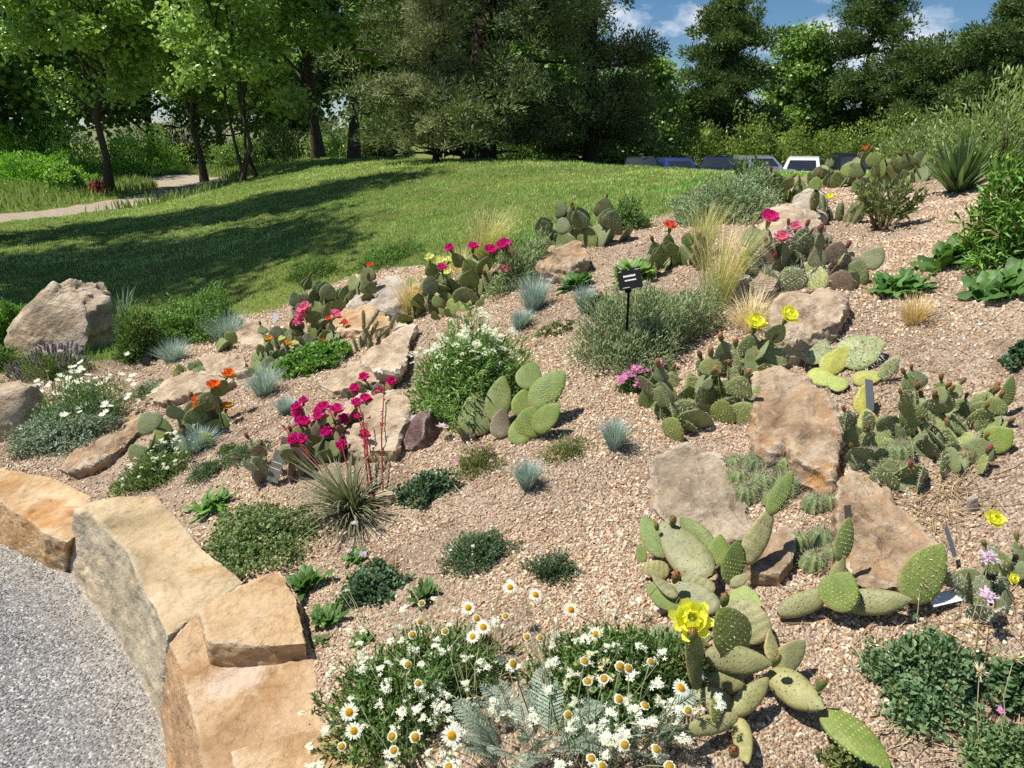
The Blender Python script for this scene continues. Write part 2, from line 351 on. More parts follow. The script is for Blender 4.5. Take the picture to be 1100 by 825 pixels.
# ------------------------------------------------------------------ ground, path, sky-lit surfaces
BEDP = [(-150,440),(-60,420),(0,402),(60,392),(128,385),(165,368),(200,350),(255,338),(300,332),(330,312),(390,292),(450,284),(520,290),(575,272),(600,256),(650,250),(690,236),(722,226),(745,205),(790,196),(850,190),(920,187),(990,192),(1060,188),(1150,190),(1300,230)]
BED = np.array([G(*p)[:2] for p in BEDP]+[[6, 1], [5, -6], [1, -8], [-1, -3], [-1.4, 1], [-5, 3]])
def sdpoly(x, y, P):
    p = np.stack([x, y], -1); best = np.full(x.shape, 1e9); ins = np.zeros(x.shape, bool)
    for a, b in zip(P, np.roll(P, -1, 0)):
        d = b-a; t = np.clip(((p-a) @ d)/(d @ d+1e-12), 0, 1); best = np.minimum(best, np.linalg.norm(p-a-t[..., None]*d, axis=-1))
        c = (a[1] > p[..., 1]) != (b[1] > p[..., 1]); ins ^= c & (p[..., 0] < (b[0]-a[0])*(p[..., 1]-a[1])/(b[1]-a[1]+1e-12)+a[0])
    return np.where(ins, best, -best)
TRACK = np.array([at_z(*p)[:2] for p in [(-120,246,.2),(0,236,.22),(60,228,.22),(130,219,.22),(185,210,.24),(212,203,.25),(205,196,.26),(180,189,.3),(120,185,.35),(60,183,.4)]])
def dline(x, y, P):
    p = np.stack([x, y], -1); best = np.full(x.shape, 1e9)
    for a, b in zip(P[:-1], P[1:]):
        d = b-a; t = np.clip(((p-a) @ d)/(d @ d), 0, 1); best = np.minimum(best, np.linalg.norm(p-a-t[..., None]*d, axis=-1))
    return best
def ground_material():
    t = NT('ground'); p = t.pos()
    vo = t.n('ShaderNodeTexVoronoi', Scale=150.); t.l(p, vo.inputs['Vector'])
    gcol = t.ramp(t.n('ShaderNodeSeparateColor').outputs[0], [(0, (0, 0, 0)), (1, (1, 1, 1))])
    sep = t.n('ShaderNodeSeparateColor'); t.l(vo.outputs['Color'], sep.inputs[0])
    gcol = t.ramp(sep.outputs[0], [(0, (.23, .155, .10)), (.3, (.38, .28, .195)), (.6, (.50, .385, .28)), (.85, (.60, .50, .39)), (1, (.32, .28, .23))])
    big = t.ramp(t.noise(1.6, 5, .6, p), [(.35, (.78, .75, .72)), (.65, (1.12, 1.1, 1.08))])
    gcol = t.mix(1.0, gcol, big, 'MULTIPLY')
    soil = t.ramp(t.noise(45, 5, .7, p), [(.3, (.15, .10, .07)), (.7, (.30, .21, .15))])
    gcol = t.mix(t.ramp(t.noise(3.1, 6, .65, p), [(.55, (0, 0, 0)), (.66, (.85, .85, .85))]), gcol, soil)
    g1 = t.ramp(t.noise(55, 5, .7, p), [(.3, (.075, .11, .024)), (.55, (.17, .215, .055)), (.75, (.28, .27, .10))])
    g2 = t.ramp(t.noise(.55, 5, .6, p), [(.3, (.75, .85, .8)), (.7, (1.3, 1.15, 1.1))])
    grass = t.mix(1.0, g1, g2, 'MULTIPLY')
    tr = t.ramp(t.noise(9, 6, .7, p), [(.3, (.34, .27, .20)), (.7, (.52, .44, .34))])
    nb = t.math('SUBTRACT', t.noise(6, 5, .65, p), .5)
    def edge(name, w):
        a = t.attr(name).outputs['Fac']; s = t.math('ADD', a, t.math('MULTIPLY', nb, w)); return t.ramp(s, [(.47, (0, 0, 0)), (.53, (1, 1, 1))])
    c = t.mix(edge('track', .25), grass, tr); c = t.mix(edge('bed', .5), c, gcol)
    h = t.math('ADD', t.math('MULTIPLY', vo.outputs['Distance'], -1.2), t.math('MULTIPLY', t.noise(60, 4, .7, p), .6))
    return t.done(c, .95, t.bump(h, .9, .01), 0, None, .1)
def make_ground():
    th = np.radians(np.r_[np.arange(-180, -48, 4), np.arange(-48, 48.01, .3), np.arange(52, 180.01, 4)])
    rr = np.r_[.35, np.exp(np.linspace(math.log(.7), math.log(30), 330)), np.exp(np.linspace(math.log(30.6), math.log(700), 70))]
    A, Rr = np.meshgrid(th, rr); X = Rr*np.sin(A); Y = Rr*np.cos(A); Z = hz(X, Y)
    n, k = X.shape; idx = np.arange(n*k).reshape(n, k)
    F = np.stack([idx[:-1, :-1], idx[:-1, 1:], idx[1:, 1:], idx[1:, :-1]], -1).reshape(-1, 4)[:, ::-1]
    mb = MB(); mb.add(np.stack([X, Y, Z], -1).reshape(-1, 3), F, (.4, .4, .4), 0, True); me = mb.mesh('ground', ground_material())
    bed = np.clip(.5+sdpoly(X, Y, BED)/(.12+.03*Rr), 0, 1); tr = np.clip(.5+(1.0-dline(X, Y, TRACK))/.8, 0, 1)
    for nm, v in (('bed', bed), ('track', tr)):
        a = me.attributes.new(nm, 'FLOAT', 'POINT'); a.data.foreach_set('value', v.astype(np.float32).ravel())
    tag(link('ground', me), kind='structure')
make_ground()

def path_material():
    t = NT('path gravel'); p = t.pos()
    vo = t.n('ShaderNodeTexVoronoi', Scale=130.); t.l(p, vo.inputs['Vector']); sep = t.n('ShaderNodeSeparateColor'); t.l(vo.outputs['Color'], sep.inputs[0])
    c = t.ramp(sep.outputs[1], [(0, (.11, .108, .105)), (.4, (.22, .217, .21)), (.8, (.33, .325, .315)), (1, (.55, .54, .52))])
    c = t.mix(1.0, c, t.ramp(t.noise(2.5, 5, .6, p), [(.3, (.82, .82, .82)), (.7, (1.1, 1.09, 1.08))]), 'MULTIPLY')
    d = t.ramp(t.noise(4, 6, .7, p), [(.56, (0, 0, 0)), (.66, (.6, .6, .6))]); e = t.attr('dust').outputs['Fac']
    c = t.mix(t.math('MULTIPLY', e, t.math('ADD', d, .45)), c, (.42, .36, .28))
    h = t.math('MULTIPLY', vo.outputs['Distance'], -1.)
    return t.done(c, .9, t.bump(h, .8, .006), 0, None, .15)
def make_path():
    xs = np.arange(-16, 6.01, .08); ys = np.r_[np.arange(-12, 0, .3), np.arange(0, 6.5, .08)]; X, Y = np.meshgrid(xs, ys); s = foot_sd(X, Y)
    Z = .006*fbm(np.c_[X.ravel()*4, Y.ravel()*4, X.ravel()*0], 3, 9).reshape(X.shape)
    n, k = X.shape; idx = np.arange(n*k).reshape(n, k); F = np.stack([idx[:-1, :-1], idx[:-1, 1:], idx[1:, 1:], idx[1:, :-1]], -1).reshape(-1, 4)
    keep = s.ravel()[F].min(1) < .10; mb = MB(); mb.add(np.stack([X, Y, Z], -1).reshape(-1, 3), F[keep], (.3, .3, .3), 0, True); me = mb.mesh('path', path_material())
    a = me.attributes.new('dust', 'FLOAT', 'POINT'); a.data.foreach_set('value', np.clip(1+s/.22, 0, 1).astype(np.float32).ravel())
    tag(link('path', me), kind='structure')
    r = rs(11); n = 80000; x = r.uniform(-3.2, .2, n); y = r.uniform(1.1, 3.6, n); k = foot_sd(x, y) < -.005; x, y = x[k], y[k]; n = len(x)
    z = .006*fbm(np.c_[x*4, y*4, x*0], 3, 9)
    g = np.clip(r.normal(.27, .075, n), .10, .52)[:, None]*np.array([[1.02, .99, .94]]); w = r.rand(n) < .07; g[w] *= np.array([1.15, .95, .75])
    mb = MB(); cuboids(mb, r, np.c_[x, y, z+.001], .0048*(.6+.8*r.rand(n)), g, .6, .4)
    tag(mb.build('loose_gravel', STONECHIP), 'small grey gravel chips lying loose on the path', 'gravel', kind='stuff')
make_path()

def make_pebbles():
    r = rs(3); n = 1600000; rad = 1.1*np.exp(r.rand(n)*math.log(7.5/1.1)); az = r.uniform(-.72, .92, n)
    x, y = rad*np.sin(az), rad*np.cos(az); dens = 17000*np.minimum(1, (2.7/rad))**1.0      # per square metre
    p = dens*rad*rad*(1.64*math.log(7.5/1.1))/n; k = r.rand(n) < np.minimum(p, 1); x, y, rad = x[k], y[k], rad[k]
    s = sdpoly(x, y, BED)+.10*fbm(np.c_[x*4, y*4, x*0], 3, 7); f = foot_sd(x, y); bare = fbm(np.c_[x*3.1, y*3.1, x*0], 4, 21)
    k = (s > 0) & (f > .1) & ((bare < .22) | (r.rand(len(x)) < .25)); x, y, rad = x[k], y[k], rad[k]; n = len(x); z = hz(x, y)
    pal = np.array([[.47, .33, .23], [.56, .42, .31], [.64, .53, .41], [.40, .25, .16], [.30, .18, .11], [.34, .29, .25], [.66, .60, .53], [.52, .34, .25]])
    pal *= [1.20, 1.24, 1.17]; c = pal[r.choice(8, n, p=[.24, .21, .14, .14, .09, .05, .05, .08])]*(.70+.46*r.rand(n, 1))
    c *= (1.03+.22*fbm(np.c_[x*1.7, y*1.7, x*0], 3, 31))[:, None]
    size = .0073*(.42+1.05*r.rand(n)**2.2)*np.maximum(1, rad/2.7)**.4
    mb = MB(); cuboids(mb, r, np.c_[x, y, z+size*.22], size, c, .7, .45)
    tag(mb.build('gravel_mulch', STONECHIP), 'pinkish tan gravel mulch spread over the planting bed', 'gravel', kind='stuff')
    # a scatter of dry straw, twigs and needles on the gravel
    mb = MB(); mb2 = MB()
    for (px, py, q, nn) in ((1010,540,60,150),(800,690,120,60),(1000,790,110,90),(620,560,150,40),(900,620,50,60),(480,560,100,40),(1060,660,50,50),(760,470,90,30),(960,420,90,60)):
        for i in range(nn):
            g = G(px+r.normal(0, q*.5), py+r.normal(0, q*.33))
            a = r.rand()*6.28; L = r.uniform(.03, .11); e = np.array([math.cos(a)*L, math.sin(a)*L, 0]); h = g+e; h[2] = gz(h[0], h[1]); md = (g+h)/2+[0, 0, .008]
            if foot_sd(np.array([h[0]]), np.array([h[1]]))[0] < .2: continue
            tube(mb, [g+[0, 0, .006], md+r.normal(0, .004, 3), h+[0, 0, .009]], [.0011, .0012, .0006], np.array([.52, .38, .22])*r.uniform(.5, 1.15), 4)
    tag(mb.build('dry_straw', STEM), 'dry straw and fallen needles lying on the gravel', 'straw', kind='stuff')
make_pebbles()

def make_lawn():
    r = rs(5); n = 900000; rad = 3.6*np.exp(r.rand(n)*math.log(24/3.6)); az = r.uniform(-.66, .5, n); x, y = rad*np.sin(az), rad*np.cos(az)
    dens = 3000*np.minimum(1, 6/rad)**2; p = dens*rad*rad*(1.16*math.log(24/3.6))/n; k = r.rand(n) < p; x, y, rad = x[k], y[k], rad[k]
    s = sdpoly(x, y, BED); k = (s < .03) & (dline(x, y, TRACK) > 1.05) & (foot_sd(x, y) > .5) & ~((x > 1.7) & (rad < 6.5)); x, y, rad, s = x[k], y[k], rad[k], s[k]; n = len(x)
    edge = np.clip(1-(-s)/.55, 0, 1)*(fbm(np.c_[x*1.5, y*1.5, x*0], 2, 3) > -.1)
    big = fbm(np.c_[x*.6, y*.6, x*0], 3, 8)[:, None]; fine = fbm(np.c_[x*3, y*3, x*0], 2, 18)[:, None]
    c = np.where(r.rand(n, 1) < .12+.14*big, np.array([[.46, .42, .20]]), np.array([[.15, .26, .065]])+r.rand(n, 1)*np.array([[.14, .15, .06]]))
    c = c*(1+.3*big+.25*fine)*np.where(edge[:, None] > .3, np.array([[.8, 1.05, .9]]), 1)
    L = (.018+.024*r.rand(n))*np.maximum(1, rad/9)**.4*(1+1.6*edge*r.rand(n)); Wd = (.0042+.003*r.rand(n))*np.maximum(1, rad/6)
    mb = MB(); blades(mb, r, np.c_[x, y, hz(x, y)-.004], r.rand(n)*6.28, .15+.6*r.rand(n), L, Wd, .8*r.rand(n), c, 2)
    tag(mb.build('lawn_grass', GRASSM), 'mown lawn grass with patches of yellowed blades', 'grass', kind='stuff')
    # rough grass beyond the track
    n = 26000; x = r.uniform(-27, -7, n); y = r.uniform(15, 36, n); k = (dline(x, y, TRACK) > 1.05); x, y = x[k], y[k]; n = len(x)
    mb = MB(); blades(mb, r, np.c_[x, y, hz(x, y)], r.rand(n)*6.28, .1+.4*r.rand(n), .10+.22*r.rand(n), np.full(n, .03), .7*r.rand(n), mixc(r, n, (.11, .18, .04), (.22, .26, .09)), 2)
    tag(mb.build('meadow_grass', LEAFM), 'rough taller grass beyond the dirt track', 'grass', kind='stuff')
make_lawn()

# ------------------------------------------------------------------ rocks
def hull_rock(seed, dims, cuts=9, rough=.06, sub=5, flat=.8, soft=.0, taper=0):
    import bmesh
    r = rs(seed); bm = bmesh.new(); bmesh.ops.create_icosphere(bm, subdivisions=sub, radius=1); D = np.array([v.co[:] for v in bm.verts]); F = np.array([[v.index for v in f.verts] for f in bm.faces]); bm.free()
    N = nrm(r.normal(size=(cuts, 3))*[1, 1, .8]); N = np.r_[N, [[0, 0, 1.]], [[0, 0, -1.]]]; d = np.r_[r.uniform(.62, .98, cuts), [flat], [.8]]
    q = (N @ D.T).T; rr = np.where(q > .05, d[None]/np.maximum(q, .05), 9); rr = -np.log(np.exp(-np.minimum(rr, 3)*22).sum(1))/22
    rr = np.clip(rr, .3, 1.5)*(1-soft)+soft*.9
    V = D*rr[:, None]; b = fbm(V*1.7+seed, 5, seed, .55); ridg = 1-np.abs(fbm(V*[2.3, 2.3, 5.5]+seed*1.3, 4, seed+9, .55)); fin = fbm(V*11+seed, 3, seed+4)
    V = V*(1+rough*b+rough*.55*(ridg-.6)+rough*.16*fin)[:, None]
    V *= np.asarray(dims)/2/np.abs(V).max(0); zt = np.clip(V[:, 2:]/dims[2]+.5, 0, 1); V[:, :2] *= 1-taper*zt
    return V, F
def rock(name, label, px0, px1, py_top, py_base, mat, seed, h=None, depth=1.0, rot=None, sink=.25, cuts=9, rough=.06, flat=.8, sub=5, lean=(0, 0), soft=0, cat='rock', group=None, py_c=None, taper=0):
    """spans px0..px1 across the photo, its front foot at py_base"""
    f = G((px0+px1)/2, py_base); w = (px1-px0)*mpp(f); dy = depth*w; c = f+np.array([f[0], f[1], 0])/np.hypot(f[0], f[1])*dy*.42; c[2] = gz(c[0], c[1])
    m = mpp(c); 
    if h is None: h = max(.06, (py_base-py_top)*mpp(f)*.9-dy*.3)
    hh = h/(1-sink); V, F = hull_rock(seed, (w, dy, hh), cuts, rough, sub, flat, soft, taper)
    zl = V[:, 2]/hh; V[:, 0] += lean[0]*zl*w; V[:, 1] += lean[1]*zl*dy
    r = rs(seed+5); a = rot if rot is not None else r.uniform(-.2, .2); V = V @ np.array([[math.cos(a), math.sin(a), 0], [-math.sin(a), math.cos(a), 0], [0, 0, 1]])
    V[:, 2] += hh/2-hh*sink
    # follow the slope of the ground so that the stone sits in it
    gx = (gz(c[0]+.15, c[1])-gz(c[0]-.15, c[1]))/.3; gy = (gz(c[0], c[1]+.15)-gz(c[0], c[1]-.15))/.3; V[:, 2] += .8*(V[:, 0]*gx+V[:, 1]*gy)
    mb = MB(); mb.add(V, F, (.4, .4, .4), 0, True); me = mb.mesh(name, mat)
    o = link(name, me, None, c); tag(o, label, cat, group)
    try: me.set_sharp_from_angle(angle=R_(38))
    except Exception: pass
    return o

def block(name, label, top, foot, mat, seed, group):
    """a quarried stone: its upper outline (photo place, height) and its foot outline, remeshed and weathered"""
    import bmesh
    bm = bmesh.new(); T = [bm.verts.new(at_z(*p)) for p in top]; B = [bm.verts.new((p[0], p[1], p[2])) for p in foot]; n = len(T)
    bm.faces.new(T); bm.faces.new(B[::-1])
    for i in range(n): bm.faces.new((T[i], B[i], B[(i+1) % n], T[(i+1) % n]))
    bmesh.ops.triangulate(bm, faces=bm.faces[:]); bmesh.ops.recalc_face_normals(bm, faces=bm.faces[:])
    me = bpy.data.meshes.new(name); bm.to_mesh(me); bm.free(); o = bpy.data.objects.new(name, me); COL.objects.link(o)
    md = o.modifiers.new('r', 'REMESH'); md.mode = 'VOXEL'; md.voxel_size = .0065
    dg = bpy.context.evaluated_depsgraph_get(); me2 = bpy.data.meshes.new_from_object(o.evaluated_get(dg)); o.modifiers.clear()
    k = len(me2.vertices); V = np.empty(k*3, np.float32); me2.vertices.foreach_get('co', V); V = V.reshape(-1, 3).astype(float); N = np.empty(k*3, np.float32); me2.vertices.foreach_get('normal', N); N = N.reshape(-1, 3)
    d = .006*fbm(V*4+seed, 5, seed, .5)+.009*(.35-np.abs(fbm(V*[4, 4, 8]+seed*2, 4, seed+3, .6)))+.002*fbm(V*45, 3, seed+7)
    V = V+N*d[:, None]; c = np.array([V[:, 0].mean(), V[:, 1].mean(), 0]); me2.vertices.foreach_set('co', (V-c).astype(np.float32).ravel())
    me2.polygons.foreach_set('use_smooth', np.ones(len(me2.polygons), bool)); me2.materials.clear(); me2.materials.append(mat); me2.update(); o.data = me2; o.location = c
    try: me2.set_sharp_from_angle(angle=R_(35))
    except Exception: pass
    return tag(o, label, 'stone', group)
def fp(px, py, z=-.02):
    p = at_z(px, py, 0.); return (p[0], p[1], z)
def under(top, i, k=.02, z=-.12):
    p = at_z(*top[i]); return (p[0]+k, p[1]+k, z)
GW = 'quarried sandstone blocks along the path'
t1 = [(-260,470,.13),(-120,510,.14),(0,539,.15),(28,557,.16),(48,573,.165),(72,583,.15),(94,566,.17),(97,534,.21),(60,514,.215),(0,503,.20),(-120,478,.18),(-260,455,.16)]
block('retaining_stone', 'low golden sandstone block at the far end of the stone edging', t1, [fp(-260,492),fp(-110,545),fp(-2,580),fp(27,597),fp(48,607),fp(68,614),(-1.63,2.80,-.03),(-1.66,3.0,-.03),(-1.9,3.15,-.03),(-2.3,3.35,-.03),(-3.0,3.75,-.03),(-4.5,4.5,-.03)], ROCK_GOLD, 41, GW)
t2 = [(79,547,.255),(96,549,.265),(137,592,.265),(150,622,.26),(180,684,.245),(218,652,.285),(262,625,.30),(228,598,.295),(202,572,.29),(168,533,.285),(104,536,.27)]
block('retaining_stone', 'tall sandstone block with a smooth grey-green side facing the path', t2, [fp(69,611),fp(82,628),fp(130,690),fp(150,728),fp(172,772),(-.78,1.98,-.03),(-.70,2.1,-.03),(-.82,2.25,-.03),(-.95,2.42,-.03),(-1.2,2.72,-.03),(-1.5,2.82,-.03)], m_rock('greenish sandstone', [(.38,.31,.19),(.53,.42,.26),(.66,.54,.38)], (.46,.27,.11), .52, 3, 1.3, None, (.41,.36,.265)), 57, GW)
t3 = [(182,690,.235),(190,712,.235),(202,748,.225),(216,795,.215),(228,850,.21),(300,850,.215),(400,850,.24),(372,800,.245),(342,765,.255),(338,710,.27),(320,645,.31),(300,613,.325),(262,628,.31),(216,652,.29)]
block('retaining_stone', 'stepped reddish sandstone block with a pale worn patch, nearest the camera', t3, [fp(172,766),fp(174,785),fp(177,815),fp(179,840),fp(181,890),(-.45,1.1,-.03),(-.2,1.15,-.03),(-.3,1.45,-.03),(-.4,1.58,-.03),(-.45,1.7,-.03),(-.5,1.95,-.03),(-.62,2.08,-.03),(-.75,2.05,-.03),(-.84,2.0,-.03)], m_rock('worn sandstone', [(.36,.22,.11),(.53,.37,.22),(.66,.52,.36)], (.42,.22,.09), .50, 3.2, 2., tuple(at_z(262, 724, .235))+(.11,), (.42,.27,.15)), 73, GW)
t5 = [(214,655,.32),(224,690,.315),(290,694,.325),(332,690,.33),(319,641,.355),(300,612,.36),(262,627,.345)]
def lower(t, dz): return [tuple(at_z(p[0], p[1], p[2])[:2])+(dz,) for p in t]
block('retaining_stone', 'raised upper slab on the back of the stepped reddish block', t5, lower(t5, .2), ROCK_GOLD, 83, GW)
t4 = [(246,806,.255),(300,789,.265),(352,779,.275),(400,800,.285),(420,850,.285),(330,860,.27),(262,850,.255)]
block('retaining_stone', 'thin sandstone slab at the bottom edge beside the white daisies', t4, lower(t4, .12), ROCK_GOLD, 91, GW)

rock('boulder', 'large pointed tan boulder standing at the edge of the shaded lawn', -26, 166, 306, 386, ROCK_TAN, 5, h=.45, depth=.7, flat=.95, cuts=8, rough=.10, sink=.12, lean=(.26, .05), rot=.0, taper=.62, cat='boulder')
rock('boulder', 'rounded pale boulder beside the grey-leaved white daisies', -45, 56, 396, 474, ROCK_TAN, 12, h=.24, depth=.7, soft=.35, cuts=6, sink=.25, cat='boulder')

def slab(name, label, out, lift, mat, seed, cat='rock', voxel=None, foot=.02, slope=0., tops=None):
    """a stone lying in the slope: outline of its top (photo places on the ground), how far it stands out, foot slightly wider"""
    import bmesh
    out = np.array(out, float); T = np.array([pull(x, y, lift*(1+slope*((y-out[:, 1].mean())/np.ptp(out[:, 1])))) for x, y in out]); c = T.mean(0); n = len(T); r = rs(seed)
    B = c+(T-c)*(1+foot); B[:, 2] = np.minimum(hz(B[:, 0], B[:, 1])-.05, T[:, 2]-.06); bm = bmesh.new(); tv = [bm.verts.new(p) for p in T]; bv = [bm.verts.new(p) for p in B]; cv = bm.verts.new(c+[0, 0, lift*.10])
    for q in range(n): bm.faces.new((tv[q], tv[(q+1) % n], cv)); bm.faces.new((tv[q], bv[q], bv[(q+1) % n], tv[(q+1) % n]))
    bm.faces.new(bv); bmesh.ops.triangulate(bm, faces=bm.faces[:]); bmesh.ops.recalc_face_normals(bm, faces=bm.faces[:])
    me = bpy.data.meshes.new(name); bm.to_mesh(me); bm.free(); o = bpy.data.objects.new(name, me); COL.objects.link(o); size = np.ptp(T, 0).max()
    md = o.modifiers.new('r', 'REMESH'); md.mode = 'VOXEL'; md.voxel_size = voxel or max(.0045, size/65)
    me2 = bpy.data.meshes.new_from_object(o.evaluated_get(bpy.context.evaluated_depsgraph_get())); o.modifiers.clear(); k = len(me2.vertices)
    V = np.empty(k*3, np.float32); me2.vertices.foreach_get('co', V); V = V.reshape(-1, 3).astype(float); N = np.empty(k*3, np.float32); me2.vertices.foreach_get('normal', N); N = N.reshape(-1, 3); q = min(1, size/.35)
    d = q*(.020*fbm(V*6+seed, 5, seed, .55)+.016*(.4-np.abs(fbm(V*[7, 7, 18]+seed*2, 4, seed+3, .6)))+.004*fbm(V*40, 3, seed+7)); V = V+N*d[:, None]; c0 = np.array([c[0], c[1], gz(c[0], c[1])])
    me2.vertices.foreach_set('co', (V-c0).astype(np.float32).ravel()); me2.polygons.foreach_set('use_smooth', np.ones(len(me2.polygons), bool)); me2.materials.clear(); me2.materials.append(mat); me2.update(); o.data = me2; o.location = c0
    try: me2.set_sharp_from_angle(angle=R_(32))
    except Exception: pass
    return tag(o, label, cat)
slab('flat_rock', 'long brown sunken slab beside the orange cactus flowers', [(62,500),(85,475),(115,455),(150,440),(156,455),(130,480),(100,500),(70,508)], .09, ROCK_BROWN, 21)
slab('flat_rock', 'flat pale slab just above the orange flowering cactus', [(155,424),(175,408),(210,402),(252,406),(238,416),(200,424),(172,432)], .13, ROCK_TAN, 22)
slab('flat_rock', 'small flat slab above another slab on the gravel', [(206,394),(222,382),(262,382),(266,398),(240,403),(212,402)], .10, ROCK_TAN, 23)
slab('flat_rock', 'pale slab beside the largest blue fescue tuft', [(243,352),(262,340),(285,342),(294,352),(286,368),(262,370)], .12, ROCK_TAN, 24)
slab('rock', 'pale grey-topped rock behind the tan grass tuft', [(372,325),(396,304),(428,294),(454,302),(442,322),(418,332),(396,334)], .20, ROCK_GREY, 25)
slab('rock', 'orange-stained low rock in front of the grey-topped rock', [(350,340),(372,328),(408,330),(422,344),(402,354),(364,356)], .15, ROCK_GOLD, 26)
slab('rock_slab', 'tilted tan slab with a dark underside beside the white-flowered bush', [(428,342),(446,350),(442,378),(428,398),(400,400),(386,388),(406,370),(424,352)], .20, ROCK_TAN, 27, slope=.5, foot=-.25)
slab('flat_rock', 'flat tan slab just below the tilted slab', [(340,412),(360,394),(385,386),(410,393),(412,407),(386,414),(356,420)], .12, ROCK_TAN, 28)
slab('rock', 'pale block behind the red flower spikes', [(368,432),(395,416),(425,420),(442,428),(434,454),(424,484),(376,482),(366,456)], .13, ROCK_TAN, 29, slope=-.3)
rock('rock', 'dark purplish rock at the foot of the white-flowered bush', 428, 476, 438, 482, ROCK_PURPLE, 30, h=.10, depth=.8, sink=.2)
rock('rock', 'small tan stone at the foot of the red flower spikes', 398, 424, 528, 545, ROCK_TAN, 31, h=.03, depth=.8, sink=.3, sub=4)
slab('rock', 'tan weathered boulder above the pale green cactus pads', [(832,330),(850,312),(882,306),(906,320),(904,345),(882,354),(858,368),(836,366)], .13, ROCK_TAN, 32)
slab('rock', 'pale angular rock beside the feathery grass', [(798,300),(804,276),(822,268),(838,280),(836,304),(818,316)], .16, ROCK_TAN, 33)
slab('rock', 'tan rock below the yellow flowered columnar cactus', [(810,246),(826,226),(858,218),(886,226),(880,244),(850,254),(822,256)], .45, ROCK_TAN, 34)
slab('rock', 'pale upright rock beside the single yellow flower', [(850,228),(856,206),(874,200),(888,210),(886,230)], .5, ROCK_GREY, 35)
slab('boulder', 'brown boulder with an orange stain beside the yellow-flowered cactus', [(811,402),(838,394),(866,402),(884,420),(898,446),(902,482),(892,508),(866,502),(846,474),(830,484),(811,482),(808,440)], .085, ROCK_BROWN, 36, 'boulder', slope=.3, foot=.12)
slab('flat_rock', 'broad grey lichen-covered slab sunk in the gravel', [(704,492),(735,484),(772,492),(792,512),(804,540),(818,562),(792,578),(760,586),(728,576),(706,552),(698,520)], .03, ROCK_MID, 38)
slab('rock', 'pinkish low stone behind the tall cactus limb', [(843,562),(854,575),(852,600),(838,616),(810,614),(800,600),(818,580)], .06, ROCK_BROWN, 39)
slab('flat_rock', 'large flat brown slab behind the creeping cactus arm', [(898,512),(922,502),(950,507),(964,525),(970,547),(1004,588),(988,608),(978,630),(940,632),(912,622),(904,600),(900,560)], .075, ROCK_BROWN, 40, slope=.35)
slab('rock', 'small pinkish rock under the dull green cactus at the lawn edge', [(570,278),(590,264),(624,262),(632,276),(612,288),(584,287)], .25, ROCK_BROWN, 44)
rock('rock', 'small dark grey stone beside the yellow flowered spiny cactus', 1036, 1050, 528, 552, ROCK_GREY, 45, h=.04, depth=.8, sink=.3, sub=4)
rock('rock', 'pale rock between the dull cactus and the feather grass at the lawn edge', 776, 812, 290, 322, ROCK_GREY, 46, h=.08, depth=.8, sink=.3, sub=4)

# ------------------------------------------------------------------ plant builders
def A(*c): return np.array(c, float)
def slope_n(p, e=.12):
    gx = (gz(p[0]+e, p[1])-gz(p[0]-e, p[1]))/(2*e); gy = (gz(p[0], p[1]+e)-gz(p[0], p[1]-e))/(2*e); return nrm(np.array([-gx, -gy, 1.]))
def local_h(P, root):
    """height of the ground under local points, relative to the root"""
    return hz(P[:, 0]+root[0], P[:, 1]+root[1])-root[2]

# flower meshes, shared by every flower of the kind ------------------------------------------------
def petal_ring(mb, r, n, L, Wd, cup, z0, c, c2=None, m=0, r0=.08, droop=.0, K=3, notch=False):
    for i in range(n):
        a = 2*np.pi*(i+r.uniform(-.2, .2))/n; L_ = L*r.uniform(.88, 1.1); v = []; cc = []
        for k in range(K+1):
            s = k/K; w = Wd*(.35+1.3*s-1.15*s**3) if not notch else Wd*(.4+.9*s-.7*s**4)
            w *= r.uniform(.92, 1.08); rad = r0+(L_-r0)*s*math.cos(cup*(.4+.9*s)-droop*s*s); z = z0+(L_-r0)*s*math.sin(cup*(.4+.9*s)-droop*s*s)
            for q in (-.5, 0, .5):
                v.append([rad*math.cos(a)-q*w*math.sin(a), rad*math.sin(a)+q*w*math.cos(a), z+(abs(q)*.25*w)]); cc.append(A(*c)*(1-s)+A(*(c if c2 is None else c2))*s)
        f = [[3*k+j, 3*k+j+1, 3*k+j+4, 3*k+j+3] for k in range(K) for j in range(2)]
        mb.add(v, f, np.array(cc)*r.uniform(.88, 1.08), m, True)
def cactus_flower_mesh(name, c, c2, seed=1, inner=(.75, .62, .12)):
    r = rs(seed); mb = MB()
    petal_ring(mb, r, 9, .50, .34, .75, .10, c2, c, 0, .1); petal_ring(mb, r, 8, .42, .32, 1.15, .12, c2, c, 0, .08); petal_ring(mb, r, 7, .52, .3, .40, .06, c2, c, 0, .12)
    me = mb.mesh(name, PETAL)
    mb = MB(); P = np.zeros((46, 3)); a = r.rand(46)*6.28; P[:, 0] = .12*r.rand(46)**.5*np.cos(a); P[:, 1] = .12*r.rand(46)**.5*np.sin(a); P[:, 2] = .1
    blades(mb, r, P, a, .1+.3*r.rand(46), .12+.12*r.rand(46), np.full(46, .035), .2*r.rand(46), mixc(r, 46, inner, A(*inner)*1.1), 2)
    lathe(mb, [(.03, .1), (.035, .26), (.07, .3), (.0, .33)], (.35, .45, .15), 6)
    return me, mb.mesh('stamens', PETAL)
FL = {}
